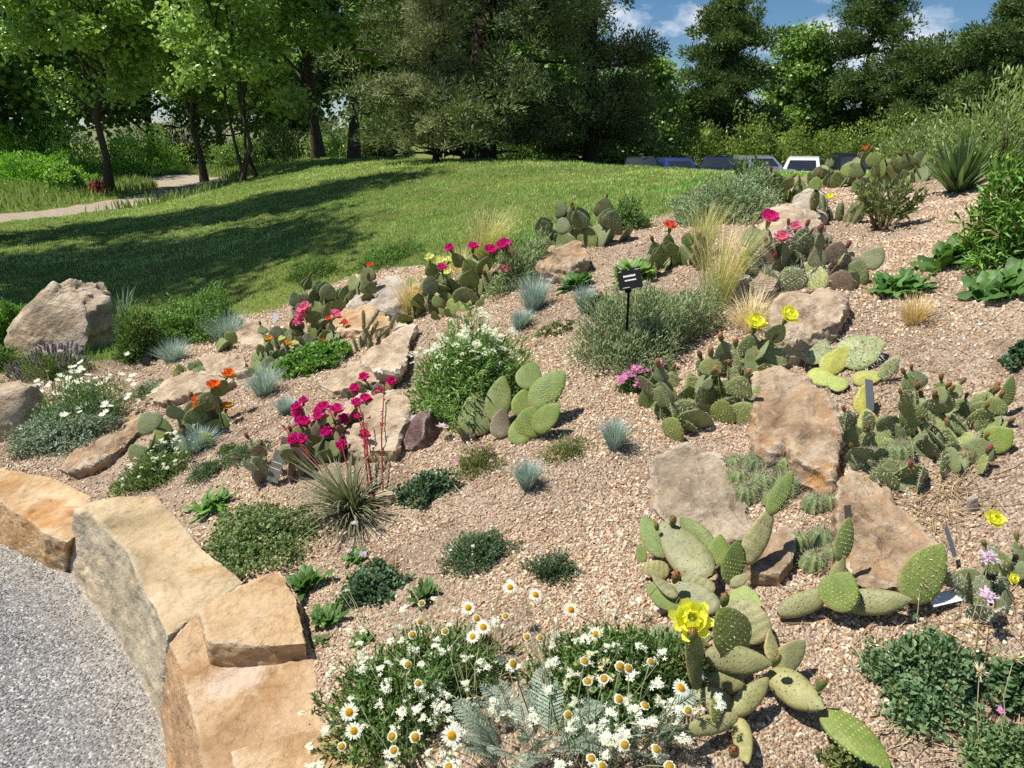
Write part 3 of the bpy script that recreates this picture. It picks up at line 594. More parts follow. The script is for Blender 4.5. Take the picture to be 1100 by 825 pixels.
for k, c, c2 in (('yellow', (.86, .84, .14), (.80, .76, .10)), ('magenta', (.72, .03, .38), (.62, .02, .26)), ('pink', (.82, .25, .52), (.75, .2, .42)), ('orange', (.80, .17, .05), (.72, .25, .03)),
                 ('coral', (.75, .13, .09), (.7, .16, .1)), ('apricot', (.76, .40, .08), (.72, .28, .06)), ('cream', (.80, .78, .45), (.7, .72, .3))):
    FL[k] = cactus_flower_mesh('flower', c, c2, hash(len(k)) % 99)
def bud_mesh(c1, c2, seed):
    r = rs(seed); mb = MB(); lathe(mb, [(.10, 0), (.20, .2), (.24, .5), (.22, .68), (.10, .72)], c1, 9)
    petal_ring(mb, r, 7, .34, .2, 1.25, .6, c2, c2, 0, .16); petal_ring(mb, r, 5, .3, .16, 1.45, .62, c2, A(*c2)*1.2, 0, .08)
    n = 26; z = r.uniform(.1, .65, n); a = r.rand(n)*6.28; q = .10+.2*np.minimum(z/.4, 1)*.6; P = np.c_[q*np.cos(a), q*np.sin(a), z]
    blades(mb, r, P, a, .7+.4*r.rand(n), .10*r.rand(n)+.05, np.full(n, .02), 0*a, mixc(r, n, (.6, .5, .35), (.5, .35, .2)), 1)
    return mb.mesh('bud', PETAL)
BUD = {'green': bud_mesh((.16, .21, .07), (.42, .25, .12), 3), 'red': bud_mesh((.20, .17, .07), (.50, .16, .09), 4), 'salmon': bud_mesh((.25, .2, .09), (.62, .27, .17), 5), 'brown': bud_mesh((.22, .17, .08), (.36, .17, .09), 6), 'magenta': bud_mesh((.2, .14, .08), (.55, .05, .2), 7)}

# prickly pear pads ----------------------------------------------------------------------------------
def pad_mesh(seed, col, dot, width=.66, thick=.13, bend=.0, spines=0, spcol=(.75, .68, .55), rows=9, tub=.012, wav=.02, edge=None, long=False, wrinkle=0):
    r = rs(seed); ns, na = 22, 26; S = np.linspace(0, 1, ns); mb = MB()
    def half(s): return width/2*np.maximum(.13*(1-s)**3+np.sin(np.pi*np.clip(s, 0, 1)**(.78 if not long else .85))**(.62), 0)
    def mid(s, u): return bend*(s-.0)**2+wav*np.sin(3.1*s+seed)*u
    V = []; a = np.arange(na)*2*np.pi/na
    for s in S:
        ss = min(max(s, .004), .996); w = half(ss); t = thick/2*min(1, (w/(width*.5)))**.75*(1.15-.4*s)
        x = w*np.sign(np.cos(a))*np.abs(np.cos(a))**.9; z = t*np.sign(np.sin(a))*np.abs(np.sin(a))**.8
        V.append(np.c_[x, np.full(na, s-bend*bend*.3*s), z+mid(s, x)])
    V = np.concatenate(V); V = V+(.012*fbm(V*3+seed, 2, seed))[:, None]*[0, 0, 1]
    if wrinkle: V[:, 2] += wrinkle*np.sin(V[:, 1]*34+6*V[:, 0]+2*fbm(V*4, 2, seed))*np.sign(V[:, 2]-mid(V[:, 1], V[:, 0]))
    c = np.tile(A(*col), (len(V), 1))*(1+.12*fbm(V*3.3+seed*2, 3, seed))[:, None]
    k_ = np.clip((.15-np.repeat(S, na))/.15, 0, 1)[:, None]*.65; c = c*(1-k_)+A(.31, .25, .14)*k_
    V[:, 0] *= 1+.07*fbm(np.c_[V[:, 1]*3, np.sign(V[:, 0])*2.+seed, V[:, 0]*0], 2, seed)
    if edge is not None:
        e = np.clip((np.abs(np.tile(np.cos(a), ns))-.90)/.1, 0, 1)[:, None]; c = c*(1-e)+A(*edge)*e
    F = np.array([[i*na+j, i*na+(j+1) % na, (i+1)*na+(j+1) % na, (i+1)*na+j] for i in range(ns-1) for j in range(na)]); mb.add(V, F, c, 0, True)
    # areoles: raised dots in a staggered lattice on both faces and along the rim
    P, N = [], []
    for i in range(rows):
        s = .07+.88*(i+.5)/rows; w = half(s)*.93; k = max(1, int(round(2*w/(.86/rows))))
        for j in range(k):
            x = -w+2*w*(j+.5+(.25 if i % 2 else -.25))/k
            if abs(x) > w: continue
            q = min(1, (half(s)/(width*.5)))**.75*(1.15-.4*s); z = thick/2*q*max(0, 1-(abs(x)/half(s))**2.2)**.42
            for sg in (1, -1): P.append([x, s, sg*z+mid(s, x)+.0]); N.append([x*.8, (s-.5)*.25, sg*.9])
    for i in range(11):
        s = .25+.74*i/11
        for sg in (1, -1): P.append([sg*half(s)*.985, s, mid(s, sg*half(s))]); N.append([sg, (s-.55)*1.2, 0])
    P = np.array(P); N = nrm(np.array(N)); D = nrm(np.cross(N, [.31, .2, .9]))
    tq = (np.array([[-1, -.8, -.25], [1, -.8, -.25], [.9, 1., -.25], [-.9, 1., -.25], [0, .05, .75]]), np.array([[0, 1, 4], [1, 2, 4], [2, 3, 4], [3, 0, 4]]))
    scatter(mb, tq, P, D, N, np.full(len(P), tub)*(.8+.4*r.rand(len(P))), np.tile(A(*dot), (len(P), 1))*(.8+.4*r.rand(len(P), 1)), 1)
    if spines:
        m = r.randint(0, len(P), len(P)*spines); d = nrm(N[m]+r.normal(0, .55, (len(m), 3)))
        T = (np.array([[-.5, 0, 0], [.5, 0, 0], [0, 1, 0]]), np.array([[0, 1, 2]]))
        scatter(mb, T, P[m], d, rdir(r, len(m)), np.c_[np.full(len(m), .012), (.03 if spines == 1 else .07)+(.05 if spines == 1 else .10)*r.rand(len(m)), np.ones(len(m))], np.tile(A(*spcol), (len(m), 1))*(.7+.5*r.rand(len(m), 1)), 1)
    return mb.mesh('pad', [PADM, SPINE])
PAD = {
 'grey':   [pad_mesh(1, (.27,.275,.15), (.16,.14,.09), .66, .15, .0, 0, tub=.009, edge=(.36,.28,.15), wrinkle=.009), pad_mesh(2, (.25,.26,.135), (.17,.14,.09), .62, .16, .12, 0, tub=.009, edge=(.36,.25,.14), wrinkle=.009)],
 'sausage':[pad_mesh(3, (.26,.27,.13), (.15,.14,.08), .46, .26, .22, 0, tub=.012, long=True), pad_mesh(4, (.27,.275,.125), (.16,.14,.08), .42, .26, .02, 0, tub=.012, long=True)],
 'green':  [pad_mesh(5, (0.162,0.250,0.068), (.36,.31,.16), .86, .12, .04, 1, tub=.013, edge=(.30,.17,.10)), pad_mesh(6, (0.189,0.270,0.074), (.38,.33,.17), .80, .12, -.06, 1, tub=.013, edge=(.28,.19,.10))],
 'bright': [pad_mesh(7, (.15,.225,.045), (.42,.38,.16), .68, .14, .03, 0, 1, rows=10, tub=.017), pad_mesh(8, (.135,.215,.045), (.42,.40,.18), .74, .14, -.05, 0, 1, rows=10, tub=.017)],
 'spiny':  [pad_mesh(9, (0.195,0.260,0.091), (.40,.34,.2), .90, .15, .0, 2, rows=8, tub=.016), pad_mesh(10, (0.221,0.280,0.104), (.40,.32,.2), .82, .15, .05, 2, rows=8, tub=.016)],
 'dull':   [pad_mesh(11, (0.203,0.257,0.135), (.32,.29,.2), .92, .14, .02, 1, rows=7, tub=.016), pad_mesh(12, (0.176,0.230,0.115), (.32,.29,.2), .84, .14, -.04, 1, rows=7, tub=.016)],
 'purple': [pad_mesh(13, (0.275,0.200,0.163), (.36,.30,.22), .88, .13, .0, 1, rows=8, tub=.014, edge=(.24,.13,.12)), pad_mesh(14, (0.213,0.237,0.138), (.36,.30,.22), .84, .13, .05, 1, rows=8, tub=.014)],
 'pale':   [pad_mesh(15, (.27,.33,.20), (.62,.58,.46), .70, .13, .04, 3, (.80,.77,.68), rows=9, tub=.014), pad_mesh(16, (.31,.37,.16), (.62,.58,.46), .76, .13, -.05, 3, (.80,.77,.68), rows=9, tub=.014)],
 'lime':   [pad_mesh(17, (.42,.44,.09), (.52,.47,.2), .74, .12, .1, 1, rows=8, tub=.014), pad_mesh(18, (.29,.37,.10), (.5,.46,.25), .78, .13, -.08, 1, rows=8, tub=.014)],
 'dark':   [pad_mesh(19, (0.128,0.173,0.068), (.28,.23,.12), .88, .12, .0, 0, rows=8, tub=.014, edge=(.2,.14,.07)), pad_mesh(20, (0.150,0.210,0.075), (.28,.23,.12), .84, .12, .04, 0, rows=8, tub=.014)],
 'dry':    [pad_mesh(21, (.36,.29,.20), (.22,.17,.11), .66, .10, .25, 1, rows=7, tub=.014)],
}
PERSON_UP = np.array([0, 0, 1.])
def pear_part(root, kind, base, tip, width, roll=0, seed=0, thick=1., label=None, nor=None):
    """one pad from base to tip (world), width in metres, turned about its axis by roll degrees from facing the viewer's side and the sky"""
    base = np.asarray(base); tip = np.asarray(tip); ax = tip-base; L = np.linalg.norm(ax); ax = ax/L; lst = PAD[kind]; me = lst[seed % len(lst)]
    n = np.array(nor, float) if nor is not None else nrm(np.array([-base[0]*.3, -base[1], .9*abs(base[1])]))
    n = nrm(n-ax*(n @ ax)); q = math.radians(roll); n = n*math.cos(q)+np.cross(ax, n)*math.sin(q)
    wn_ = .46 if kind == 'sausage' else .68
    o = place('pad', me, root, base-np.array(root.location), ax, n, width/wn_, L, L*thick if kind != 'sausage' else max(width/wn_, .5*L))
    if label: o['label'] = label
    return o
def put_flower(root, kind, pos, d, size, r):
    me, st = FL[kind]; d = nrm(np.asarray(d, float)); o = place('flower', me, root, np.asarray(pos)-np.array(root.location), np.cross(d, nrm(r.normal(size=3))), d, size, size, size)
    link('stamens', st, o); return o
def put_bud(root, kind, pos, d, size, r):
    d = nrm(np.asarray(d, float)); return place('bud', BUD[kind], root, np.asarray(pos)-np.array(root.location), np.cross(d, nrm(r.normal(size=3))), d, size*.9, size*.9, size)

def pear(label, cx, cy, wpx, hpx, kinds, seed, npads=14, padpx=22, flowers=(), buds=(), group='prickly pear cacti', face=0, up=.75, name='prickly_pear', flat=0, depth=.6):
    """a clump wpx wide and about hpx tall with its foot at (cx, cy): pads sprout from the ground and from one another"""
    r = rs(seed); g = G(cx, cy); m = mpp(g); root = empty(name, g, label, 'cactus', group); Rw = wpx*m*.5; H = hpx*m*1.0; L0 = padpx*m; tips = []; npads = min(78, int(npads*1.75))
    nb = max(2, int(npads*.62)); made = []
    def one(base, ax, L, lvl):
        k = kinds[r.randint(len(kinds))]; w = L*r.uniform(.68, .9); nn = nrm(np.array([r.normal(0, .7)+face, -1., .5+r.normal(0, .4)]))
        pear_part(root, k, base, base+ax*L, w, r.normal(0, 25), r.randint(9), r.uniform(.9, 1.2), nor=nn); t = base+ax*L; made.append((base, ax, L, w, lvl, nn)); return t
    for i in range(nb):
        f = (i+.5)/nb*2-1; x = f*Rw*.8+r.normal(0, .1*Rw); y = r.uniform(-1, 1)*Rw*depth; p = np.array([g[0]+x, g[1]+y, 0]); p[2] = gz(p[0], p[1])-.008
        ax = nrm(np.array([x/Rw*.6+r.normal(0, .3), y/Rw*.3+r.normal(0, .35), up+r.uniform(0, .3)])); one(p, ax, L0*r.uniform(.8, 1.15), 0)
    guard = 0
    while len(made) < npads and guard < 300:
        guard += 1; b, ax, L, w, lvl, nn = made[r.randint(len(made))]
        if lvl >= 2: continue
        x_ = nrm(np.cross(ax, nn)); sd = r.uniform(-.8, .8); p = b+ax*L*(.97-.22*abs(sd))+x_*sd*w*.45
        if p[2]-gz(p[0], p[1]) > H*.62 or abs(p[0]-g[0]) > Rw*1.05: continue
        a2 = nrm(ax*(.8-flat)+x_*sd*.8+np.array([r.normal(0, .25), r.normal(0, .25), .35]))
        one(p-a2*.004, a2, L*r.uniform(.72, 1.0), lvl+1)
    def spots():
        q = sorted(range(len(made)), key=lambda i: -(made[i][0][2]+made[i][1][2]*made[i][2])-.15*r.rand()); out = []
        for rep in range(8):
            for i in q:
                b, ax, L, w, lvl, nn = made[i]; x_ = nrm(np.cross(ax, nn)); sd = r.uniform(-.9, .9) if rep else r.uniform(-.3, .3)
                out.append((b+ax*L*(.98-.2*abs(sd)**2)+x_*sd*w*.42, nrm(ax+x_*sd*.7+np.array([0, -.25, .25]))))
        return out
    sp = spots(); i = 0
    for k, n, spx in flowers:
        for _ in range(n):
            p, d = sp[i % len(sp)]; i += 1; s = spx*m*r.uniform(.85, 1.12)
            put_bud(root, 'green', p, d, s*.55, r); put_flower(root, k, p+d*s*.33, nrm(d+np.array([0, -.5, .4])), s, r)
    for k, n, spx in buds:
        for _ in range(n): p, d = sp[i % len(sp)]; i += 1; put_bud(root, k, p, d, spx*m*r.uniform(.75, 1.2), r)
    return root

# tufts, cushions, rosettes --------------------------------------------------------------------------
def tuft(name, label, cat, cx, cy, wpx, hpx, n, wd, c1, c2, seed, tip=None, group=None, spread=1.0, droop=.5, K=5, base=.25, mat=None, lean=(0, 0), sink=0, part='blades'):
    r = rs(seed); g = G(cx, cy); m = mpp(g); R = wpx*m/2; H = hpx*m; root = empty(name, g, label, cat, group)
    a = r.rand(n)*6.28; q = np.sqrt(r.rand(n)); P = np.c_[q*R*base*np.cos(a), q*R*base*np.sin(a), np.zeros(n)]; P[:, 2] = local_h(P, g)-.005
    L = np.maximum(H, R*.9)*(.65+.5*r.rand(n)); mxt = math.atan2(R, max(H, .001))*spread
    az = a+r.normal(0, .5, n); tl = q*mxt*r.uniform(.3, 1.1, n)
    mb = MB(); C = mixc(r, n, c1, c2); T = None if tip is None else np.tile(A(*tip), (n, 1))*(.8+.4*r.rand(n, 1))
    blades(mb, r, P, az, tl, L, np.full(n, wd)*(.7+.6*r.rand(n)), droop*(.3+1.2*r.rand(n))*(.3+q), C, K, T)
    if lean != (0, 0):
        for i in range(len(mb.V)):
            z = np.maximum(mb.V[i][:, 2], 0); mb.V[i][:, 0] += lean[0]*z; mb.V[i][:, 1] += lean[1]*z
    mb.build(part, mat or LEAFM, root); return root
FESC = 'blue fescue tufts'
def fescue(label, cx, cy, wpx, hpx, seed, n=560): return tuft('blue_fescue', label, 'grass', cx, cy, wpx*1.2, hpx, n, .0021, (.13, .20, .22), (.27, .36, .39), seed, (.34, .42, .42), FESC, 1.1, .55, 5, .3, LEAFDRY)

def dome(r, n, R, H, lumps=.22, seed=0, fill=.4):
    d = rdir(r, n); d[:, 2] = np.abs(d[:, 2]); q = r.rand(n)**fill; k = 1+lumps*fbm(d*2.2+seed, 3, seed)
    return d*(q*k)[:, None]*[R[0], R[1], H], d
def cushion(name, label, cat, cx, cy, wpx, h, n, leaf, c1, c2, seed, T=LEAF, deep=.75, group=None, mat=None, up=.55, lumps=.25, lw=None, flowers=None, stems=True, root=None, part='foliage', rand=.5, dome_c=None):
    """a leafy mound wpx wide and h metres tall centred at (cx, cy)"""
    r = rs(seed); g = G(cx, cy); m = mpp(g); R = wpx*m/2
    if root is None: root = empty(name, g, label, cat, group)
    off = g-np.array(root.location)
    P, d = dome(r, n, (R, R*deep), h, max(lumps, .42), seed); P[:, :2] *= 1+.35*fbm(np.c_[d[:, :2]*1.6+seed, d[:, 2:]*.2], 3, seed+3)[:, None]; P[:, 2] += local_h(P, g)
    D = nrm(d*[.9, .9, .6]+[0, 0, up]+r.normal(0, rand, (n, 3))); N = nrm(d+[0, 0, .8]+r.normal(0, .45, (n, 3)))
    C = mixc(r, n, c1, c2, .18); C[r.rand(n) < .035] = (.34, .27, .14); S = leaf*(.65+.6*r.rand(n)); S3 = np.c_[S*(lw or 1), S, S]
    mb = MB(); scatter(mb, T, P+off, D, N, S3, C)
    if T is OVAL: scatter(mb, OVALT, P+off, D, N, S3, C)
    mb.build(part, mat or LEAFM, root)
    if stems:
        mb = MB(); k = max(6, n//60); a = r.rand(k)*6.28
        for i in range(k):
            q = P[r.randint(n)]+off; b = np.array([q[0]*.25, q[1]*.25, 0])+off*.75; b[2] = -.01
            tube(mb, [b, (b+q)/2+[0, 0, .1*h], q], [.0022, .0018, .001], (.20, .17, .09), 4)
        mb.build('stem', STEM, root)
    return root, g, m, R

def small_flower_mesh(name, c, n=5, wd=.5, seed=1, centre=(.7, .6, .2)):
    r = rs(seed); mb = MB(); petal_ring(mb, r, n, .5, wd, .18, .02, c, c, 0, .04, K=2, notch=True); lathe(mb, [(.07, .02), (.06, .06), (0, .07)], centre, 6); return mb.mesh(name, PETAL)
def cluster_mesh(name, c, k, seed, spread=.42, sub=.2, n=5, centre=(.8, .8, .68)):
    r = rs(seed); mb = MB()
    for i in range(k):
        t = MB(); petal_ring(t, r, n, sub, sub*.8, .15, 0, c, c, 0, .02, K=1); lathe(t, [(.04, 0.01), (0, .03)], centre, 5)
        a = r.rand()*6.28; q = spread*math.sqrt(r.rand()); th = r.normal(0, .3, 2); z = .12*(1-(q/spread)**2)+r.normal(0, .02)
        for V, Fc, C in zip(t.V, t.F, t.C):
            W_ = V.copy(); W_[:, 2] += V[:, 0]*th[0]+V[:, 1]*th[1]; n0 = sum(len(x) for x in mb.V)
        base = mb.n
        for V, C in zip(t.V, t.C): W_ = V.copy(); W_[:, 2] += V[:, 0]*th[0]+V[:, 1]*th[1]; mb.V.append(W_+[q*math.cos(a), q*math.sin(a), z]); mb.C.append(C); mb.n += len(V)
        for f, m_, sm in t.F: mb.F.append((f+base, m_, sm))
    return mb.mesh(name, PETAL)
WHITE = (.82, .82, .80)
CL_WHITE = [cluster_mesh('flower_cluster', WHITE, 11, 1), cluster_mesh('flower_cluster', (.80, .80, .77), 9, 2)]
CL_YARROW = [cluster_mesh('flower_cluster', (.80, .80, .76), 16, 3, .45, .13), cluster_mesh('flower_cluster', (.76, .77, .70), 14, 4, .45, .13)]
CL_PINK = [cluster_mesh('flower_cluster', (.72, .30, .62), 8, 5, .4, .22), cluster_mesh('flower_cluster', (.66, .22, .55), 7, 6, .4, .22)]
CL_PALEPINK = [cluster_mesh('flower_cluster', (.78, .52, .62), 8, 7, .4, .2)]
CL_LILAC = [cluster_mesh('flower_head', (.66, .50, .72), 14, 8, .36, .26, 4), cluster_mesh('flower_head', (.70, .56, .74), 12, 9, .36, .26, 4)]
CL_CREAM = [cluster_mesh('flower_cluster', (.74, .70, .46), 12, 10, .4, .16)]
CL_FAR = [small_flower_mesh('flower', (.78, .78, .70), 6, .4, 3)]
MARG = [small_flower_mesh('flower', WHITE, 11, .22, 4, (.72, .60, .15)), small_flower_mesh('flower', (.80, .80, .76), 10, .24, 5, (.72, .62, .2))]
def blooms(root, meshes, P, size, seed, stem_to=None, stemc=(.20, .24, .10), up=1.0, name=None, lean=(0, -.25, 0), sr=.0012, part='flower_stem'):
    """flower heads (copies) at local points P with thin stems"""
    r = rs(seed)
    for p in P:
        d = nrm(r.normal(0, .25, 3)+[0, 0, up]+np.asarray(lean)); me = meshes[r.randint(len(meshes))]; s = size*r.uniform(.75, 1.2)
        place(name or me.name.split('.')[0], me, root, p, np.cross(d, nrm(r.normal(size=3))), d, s, s, s)
    if stem_to is not None:
        mb = MB()
        for p in P:
            if mb.n: mb.build(part, STEM, root); mb = MB()
            b = np.asarray(stem_to(p, r)); tube(mb, [b, b*.45+p*.55+[0, 0, .02], p-[0, 0, .002]], [sr*1.2, sr, sr*.8], np.array(stemc)*r.uniform(.7, 1.2), 4)
        mb.build(part, STEM, root)

def rosette(name, label, cx, cy, wpx, h, n, c1, c2, seed, group='leafy rosettes on the gravel', lw=.5, cat='plant', wavy=.28, droop=.8):
    """broad crumpled leaves from one crown"""
    r = rs(seed); g = G(cx, cy); m = mpp(g); R = wpx*m/2; root = empty(name, g, label, cat, group); mb = MB(); K = 7; n = int(n*2.2); lw = lw*.9
    for i in range(n):
        t = i/n; az = i*2.4+r.normal(0, .35); L = R*r.uniform(.6, 1.1)*(1-.3*t); tl = 1.2-1.0*t+r.normal(0, .2); th = tl*.75; pos = np.array([r.normal(0, R*.22), r.normal(0, R*.18), 0]); hv = np.array([math.cos(az), math.sin(az), 0]); sv = np.array([-math.sin(az), math.cos(az), 0]); v = []
        cc = A(*c1)*(1-r.rand())+A(*c2)*r.rand(); cc = A(*c1)+(A(*c2)-A(*c1))*r.rand()
        for k in range(K+1):
            s = k/K; w = L*lw*max(.06, math.sin(math.pi*min(1, .08+.9*s))**.75)*(1+wavy*math.sin(k*2.3+i))
            nrmv = np.cross(hv*math.sin(th)+np.array([0, 0, math.cos(th)]), sv)
            for q in (-1, -.5, 0, .5, 1): v.append(pos+sv*q*w/2-nrmv*(abs(q)*.16*w+wavy*.5*w*math.sin(k*1.9+q*3+i)*abs(q)))
            pos = pos+(hv*math.sin(th)+np.array([0, 0, math.cos(th)]))*L/K*np.array([1, 1, h/(R*.8)]); th += droop/K
        f = [[5*k+j, 5*k+j+1, 5*k+j+6, 5*k+j+5] for k in range(K) for j in range(4)]; v = np.array(v); v[:, 2] = np.maximum(v[:, 2], .004)+local_h(v, g); mb.add(v, f, cc*r.uniform(.8, 1.2), 0, True)
    mb.build('foliage', LEAFM, root); return root

def hedgehog(label, cx, cy, heads, seed, c=(.17, .25, .10), spc=(.5, .43, .32), ribs=11, group='clumping barrel cacti', nsp=4, splen=.26):
    """ribbed spiny globes; heads = [(dx px, dy px, width px)]"""
    r = rs(seed); g = G(cx, cy); m = mpp(g); root = empty('hedgehog_cactus', g, label, 'cactus', group)
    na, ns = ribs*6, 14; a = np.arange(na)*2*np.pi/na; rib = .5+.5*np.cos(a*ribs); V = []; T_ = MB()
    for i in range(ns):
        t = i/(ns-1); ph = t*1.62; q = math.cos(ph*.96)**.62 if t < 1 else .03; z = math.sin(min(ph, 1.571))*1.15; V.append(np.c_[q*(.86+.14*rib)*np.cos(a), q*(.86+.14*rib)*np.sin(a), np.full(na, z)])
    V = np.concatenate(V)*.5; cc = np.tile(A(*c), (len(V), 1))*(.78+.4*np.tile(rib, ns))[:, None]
    T_.add(V, np.array([[i*na+j, i*na+(j+1) % na, (i+1)*na+(j+1) % na, (i+1)*na+j] for i in range(ns-1) for j in range(na)]), cc, 0, True)
    P = []
    for j in range(ribs):
        for i in range(2, ns): k = i*na+j*6; P.append(V[k]*1.01)
    P = np.array(P); N = nrm(P-[0, 0, .15]); q = np.repeat(np.arange(len(P)), nsp); d = nrm(N[q]*.8+r.normal(0, .75, (len(q), 3)))
    TT = (np.array([[-.5, 0, 0], [.5, 0, 0], [0, 1, 0]]), np.array([[0, 1, 2]]))
    scatter(T_, TT, P[q], d, rdir(r, len(q)), np.c_[np.full(len(q), .015), splen*(.5+.6*r.rand(len(q))), np.ones(len(q))], mixc(r, len(q), spc, A(*spc)*.7), 1)
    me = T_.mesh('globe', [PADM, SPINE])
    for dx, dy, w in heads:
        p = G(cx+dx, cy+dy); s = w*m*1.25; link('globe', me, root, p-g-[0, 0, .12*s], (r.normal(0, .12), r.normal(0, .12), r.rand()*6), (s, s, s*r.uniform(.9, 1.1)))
    return root

def joint_mesh(seed, c, spc, spn=5, ribs=8, spl=.10):
    r = rs(seed); na, ns = 16, 10; a = np.arange(na)*2*np.pi/na; V = []
    for i in range(ns):
        t = i/(ns-1); q = .12*(math.sin(math.pi*min(.97, .06+.9*t))**.35); V.append(np.c_[q*(1+.1*np.cos(a*ribs))*np.cos(a), np.full(na, t), q*(1+.1*np.cos(a*ribs))*np.sin(a)])
    V = np.concatenate(V); mb = MB(); mb.add(V, np.array([[i*na+j, i*na+(j+1) % na, (i+1)*na+(j+1) % na, (i+1)*na+j] for i in range(ns-1) for j in range(na)])[:, ::-1], A(*c), 0, True)
    k = 90; t = r.rand(k)*.95; b = r.rand(k)*6.28; P = np.c_[.12*np.cos(b), t, .12*np.sin(b)]; N = np.c_[np.cos(b), 0*b, np.sin(b)]; q = np.repeat(np.arange(k), spn); d = nrm(N[q]+r.normal(0, .6, (len(q), 3)))
    TT = (np.array([[-.5, 0, 0], [.5, 0, 0], [0, 1, 0]]), np.array([[0, 1, 2]]))
    scatter(mb, TT, P[q], d, rdir(r, len(q)), np.c_[np.full(len(q), .012), spl*(.5+.7*r.rand(len(q))), np.ones(len(q))], mixc(r, len(q), spc, A(*spc)*.75), 1)
    return mb.mesh('joint', [PADM, SPINE])
JOINT = joint_mesh(1, (.20, .20, .11), (.55, .47, .33)); JOINTG = joint_mesh(2, (.13, .17, .07), (.5, .42, .28), 2)
def cholla(label, cx, cy, wpx, hpx, n, seed, me=None, group='jointed cholla cacti', wj=.8):
    r = rs(seed); g = G(cx, cy); m = mpp(g); root = empty('cholla_cactus', g, label, 'cactus', group); R = wpx*m/2; H = hpx*m; L = []
    for i in range(n):
        if i < n*.55 or not L: p = np.array([r.uniform(-1, 1)*R*.7, r.uniform(-.6, .6)*R*.7, 0]); p[2] = local_h(p[None], g)[0]-.01; d = nrm(np.array([p[0]/R*.7+r.normal(0, .2), r.normal(0, .25), 1.]))
        else: b, e, q = L[r.randint(len(L))]; p = b+e*q*r.uniform(.6, .95); d = nrm(e*.6+np.array([r.normal(0, .6), r.normal(0, .5), .6]))
        q = H*r.uniform(.38, .62); L.append((p, d, q)); place('joint', me or JOINT, root, p, d, nrm(r.normal(size=3)), q*wj, q, q*wj)
    return root

# ------------------------------------------------------------------ trees, shrubs, cars
def limb_path(r, a, b, k=6, wob=.08, sag=0):
    a, b = np.asarray(a, float), np.asarray(b, float); t = np.linspace(0, 1, k)[:, None]; L = np.linalg.norm(b-a); p = a+(b-a)*t; p[1:-1] += r.normal(0, wob*L*.3, (k-2, 3)); p[:, 2] += sag*L*(t[:, 0]*(1-t[:, 0])); return p
def tree(label, base, H, Rc, zb, n, c1, c2, seed, leaf=.13, trunk=.14, group=None, lobes=26, name='deciduous_tree', stems=1, squash=1., clump=.5, topw=.55, off=(0, 0), lr=(.26, .42), cat='tree', fine=False):
    """a broad-leaved tree: base on the ground, crown from zb to H with radius Rc"""
    r = rs(seed); root = empty(name, base, label, cat, group); mb = MB(); P = []; cr = MB()
    Lc = []
    for i in range(lobes):
        t = (i+.5)/lobes; z = zb+(H-zb)*(t*.9+.05); prof = math.sin(math.pi*min(1, .18+.74*t))**.6*(1-(1-topw)*t); a = i*2.4+r.normal(0, .4); q = Rc*prof*r.uniform(.35, .95)
        Lc.append([q*math.cos(a)+off[0]*t, q*math.sin(a)*squash+off[1]*t, z+r.normal(0, .25)])
    Lc = np.array(Lc)
    tips = []
    for s in range(stems):
        o = np.array([r.normal(0, .18), r.normal(0, .18), 0])*(stems > 1); top = np.array([off[0]*.8+r.normal(0, .2)*(1+2*(stems > 1)), off[1]*.8+r.normal(0, .2), H*.86]); p = limb_path(r, o, top, 9, .05); rad = trunk*(1-.88*np.linspace(0, 1, 9)**.8); rad[0] *= 1.45
        p[0, 2] = -.15; tube(mb, p, rad/(stems**.5), (.085, .068, .052), 9); tips.append(p)
    for c in Lc:
        p = tips[r.randint(stems)]; zt = max(zb*.72, c[2]-r.uniform(.5, 1.6)*Rc*.4); k = min(len(p)-2, max(1, np.searchsorted(p[:, 2], zt)-1)); u = (zt-p[k, 2])/(p[k+1, 2]-p[k, 2]+1e-6); s0 = p[k]+(p[k+1]-p[k])*np.clip(u, 0, 1)
        q = limb_path(r, s0, c, 5, .12, -.1); tube(mb, q, np.linspace(trunk*.30, trunk*.06, 5), (.085, .068, .052), 5)
        for j in range(3): e = c+r.normal(0, Rc*.17, 3); tube(mb, limb_path(r, q[3], e, 4, .1), np.linspace(trunk*.09, trunk*.03, 4), (.08, .065, .05), 4)
    mb.build('trunk', BARK, root)
    nc = max(40, n//22); ci = r.randint(lobes, size=nc); d = rdir(r, nc); rl = Rc*r.uniform(lr[0], lr[1], lobes)
    C0 = Lc[ci]+d*(rl[ci]*r.rand(nc)**.45)[:, None]*[1, 1, .72]
    idx = np.repeat(np.arange(nc), n//nc); m = len(idx); P = C0[idx]+r.normal(0, clump*.5, (m, 3))*[1, 1, .55]
    tone = r.rand(nc); C = A(*c1)+(A(*c2)-A(*c1))*np.clip(tone[idx]*.6+.4*r.rand(m), 0, 1)[:, None]
    D = nrm(r.normal(size=(m, 3))*[1, 1, .7]+[0, 0, -.25]); N = nrm(r.normal(0, .7, (m, 3))+[-.45, -.15, .75]); S = leaf*(.6+.8*r.rand(m))
    scatter(cr, LEAF if fine else QUAD, P, D, N, np.c_[S*.85, S, S], C); cr.build('crown', TREELEAF, root); return root
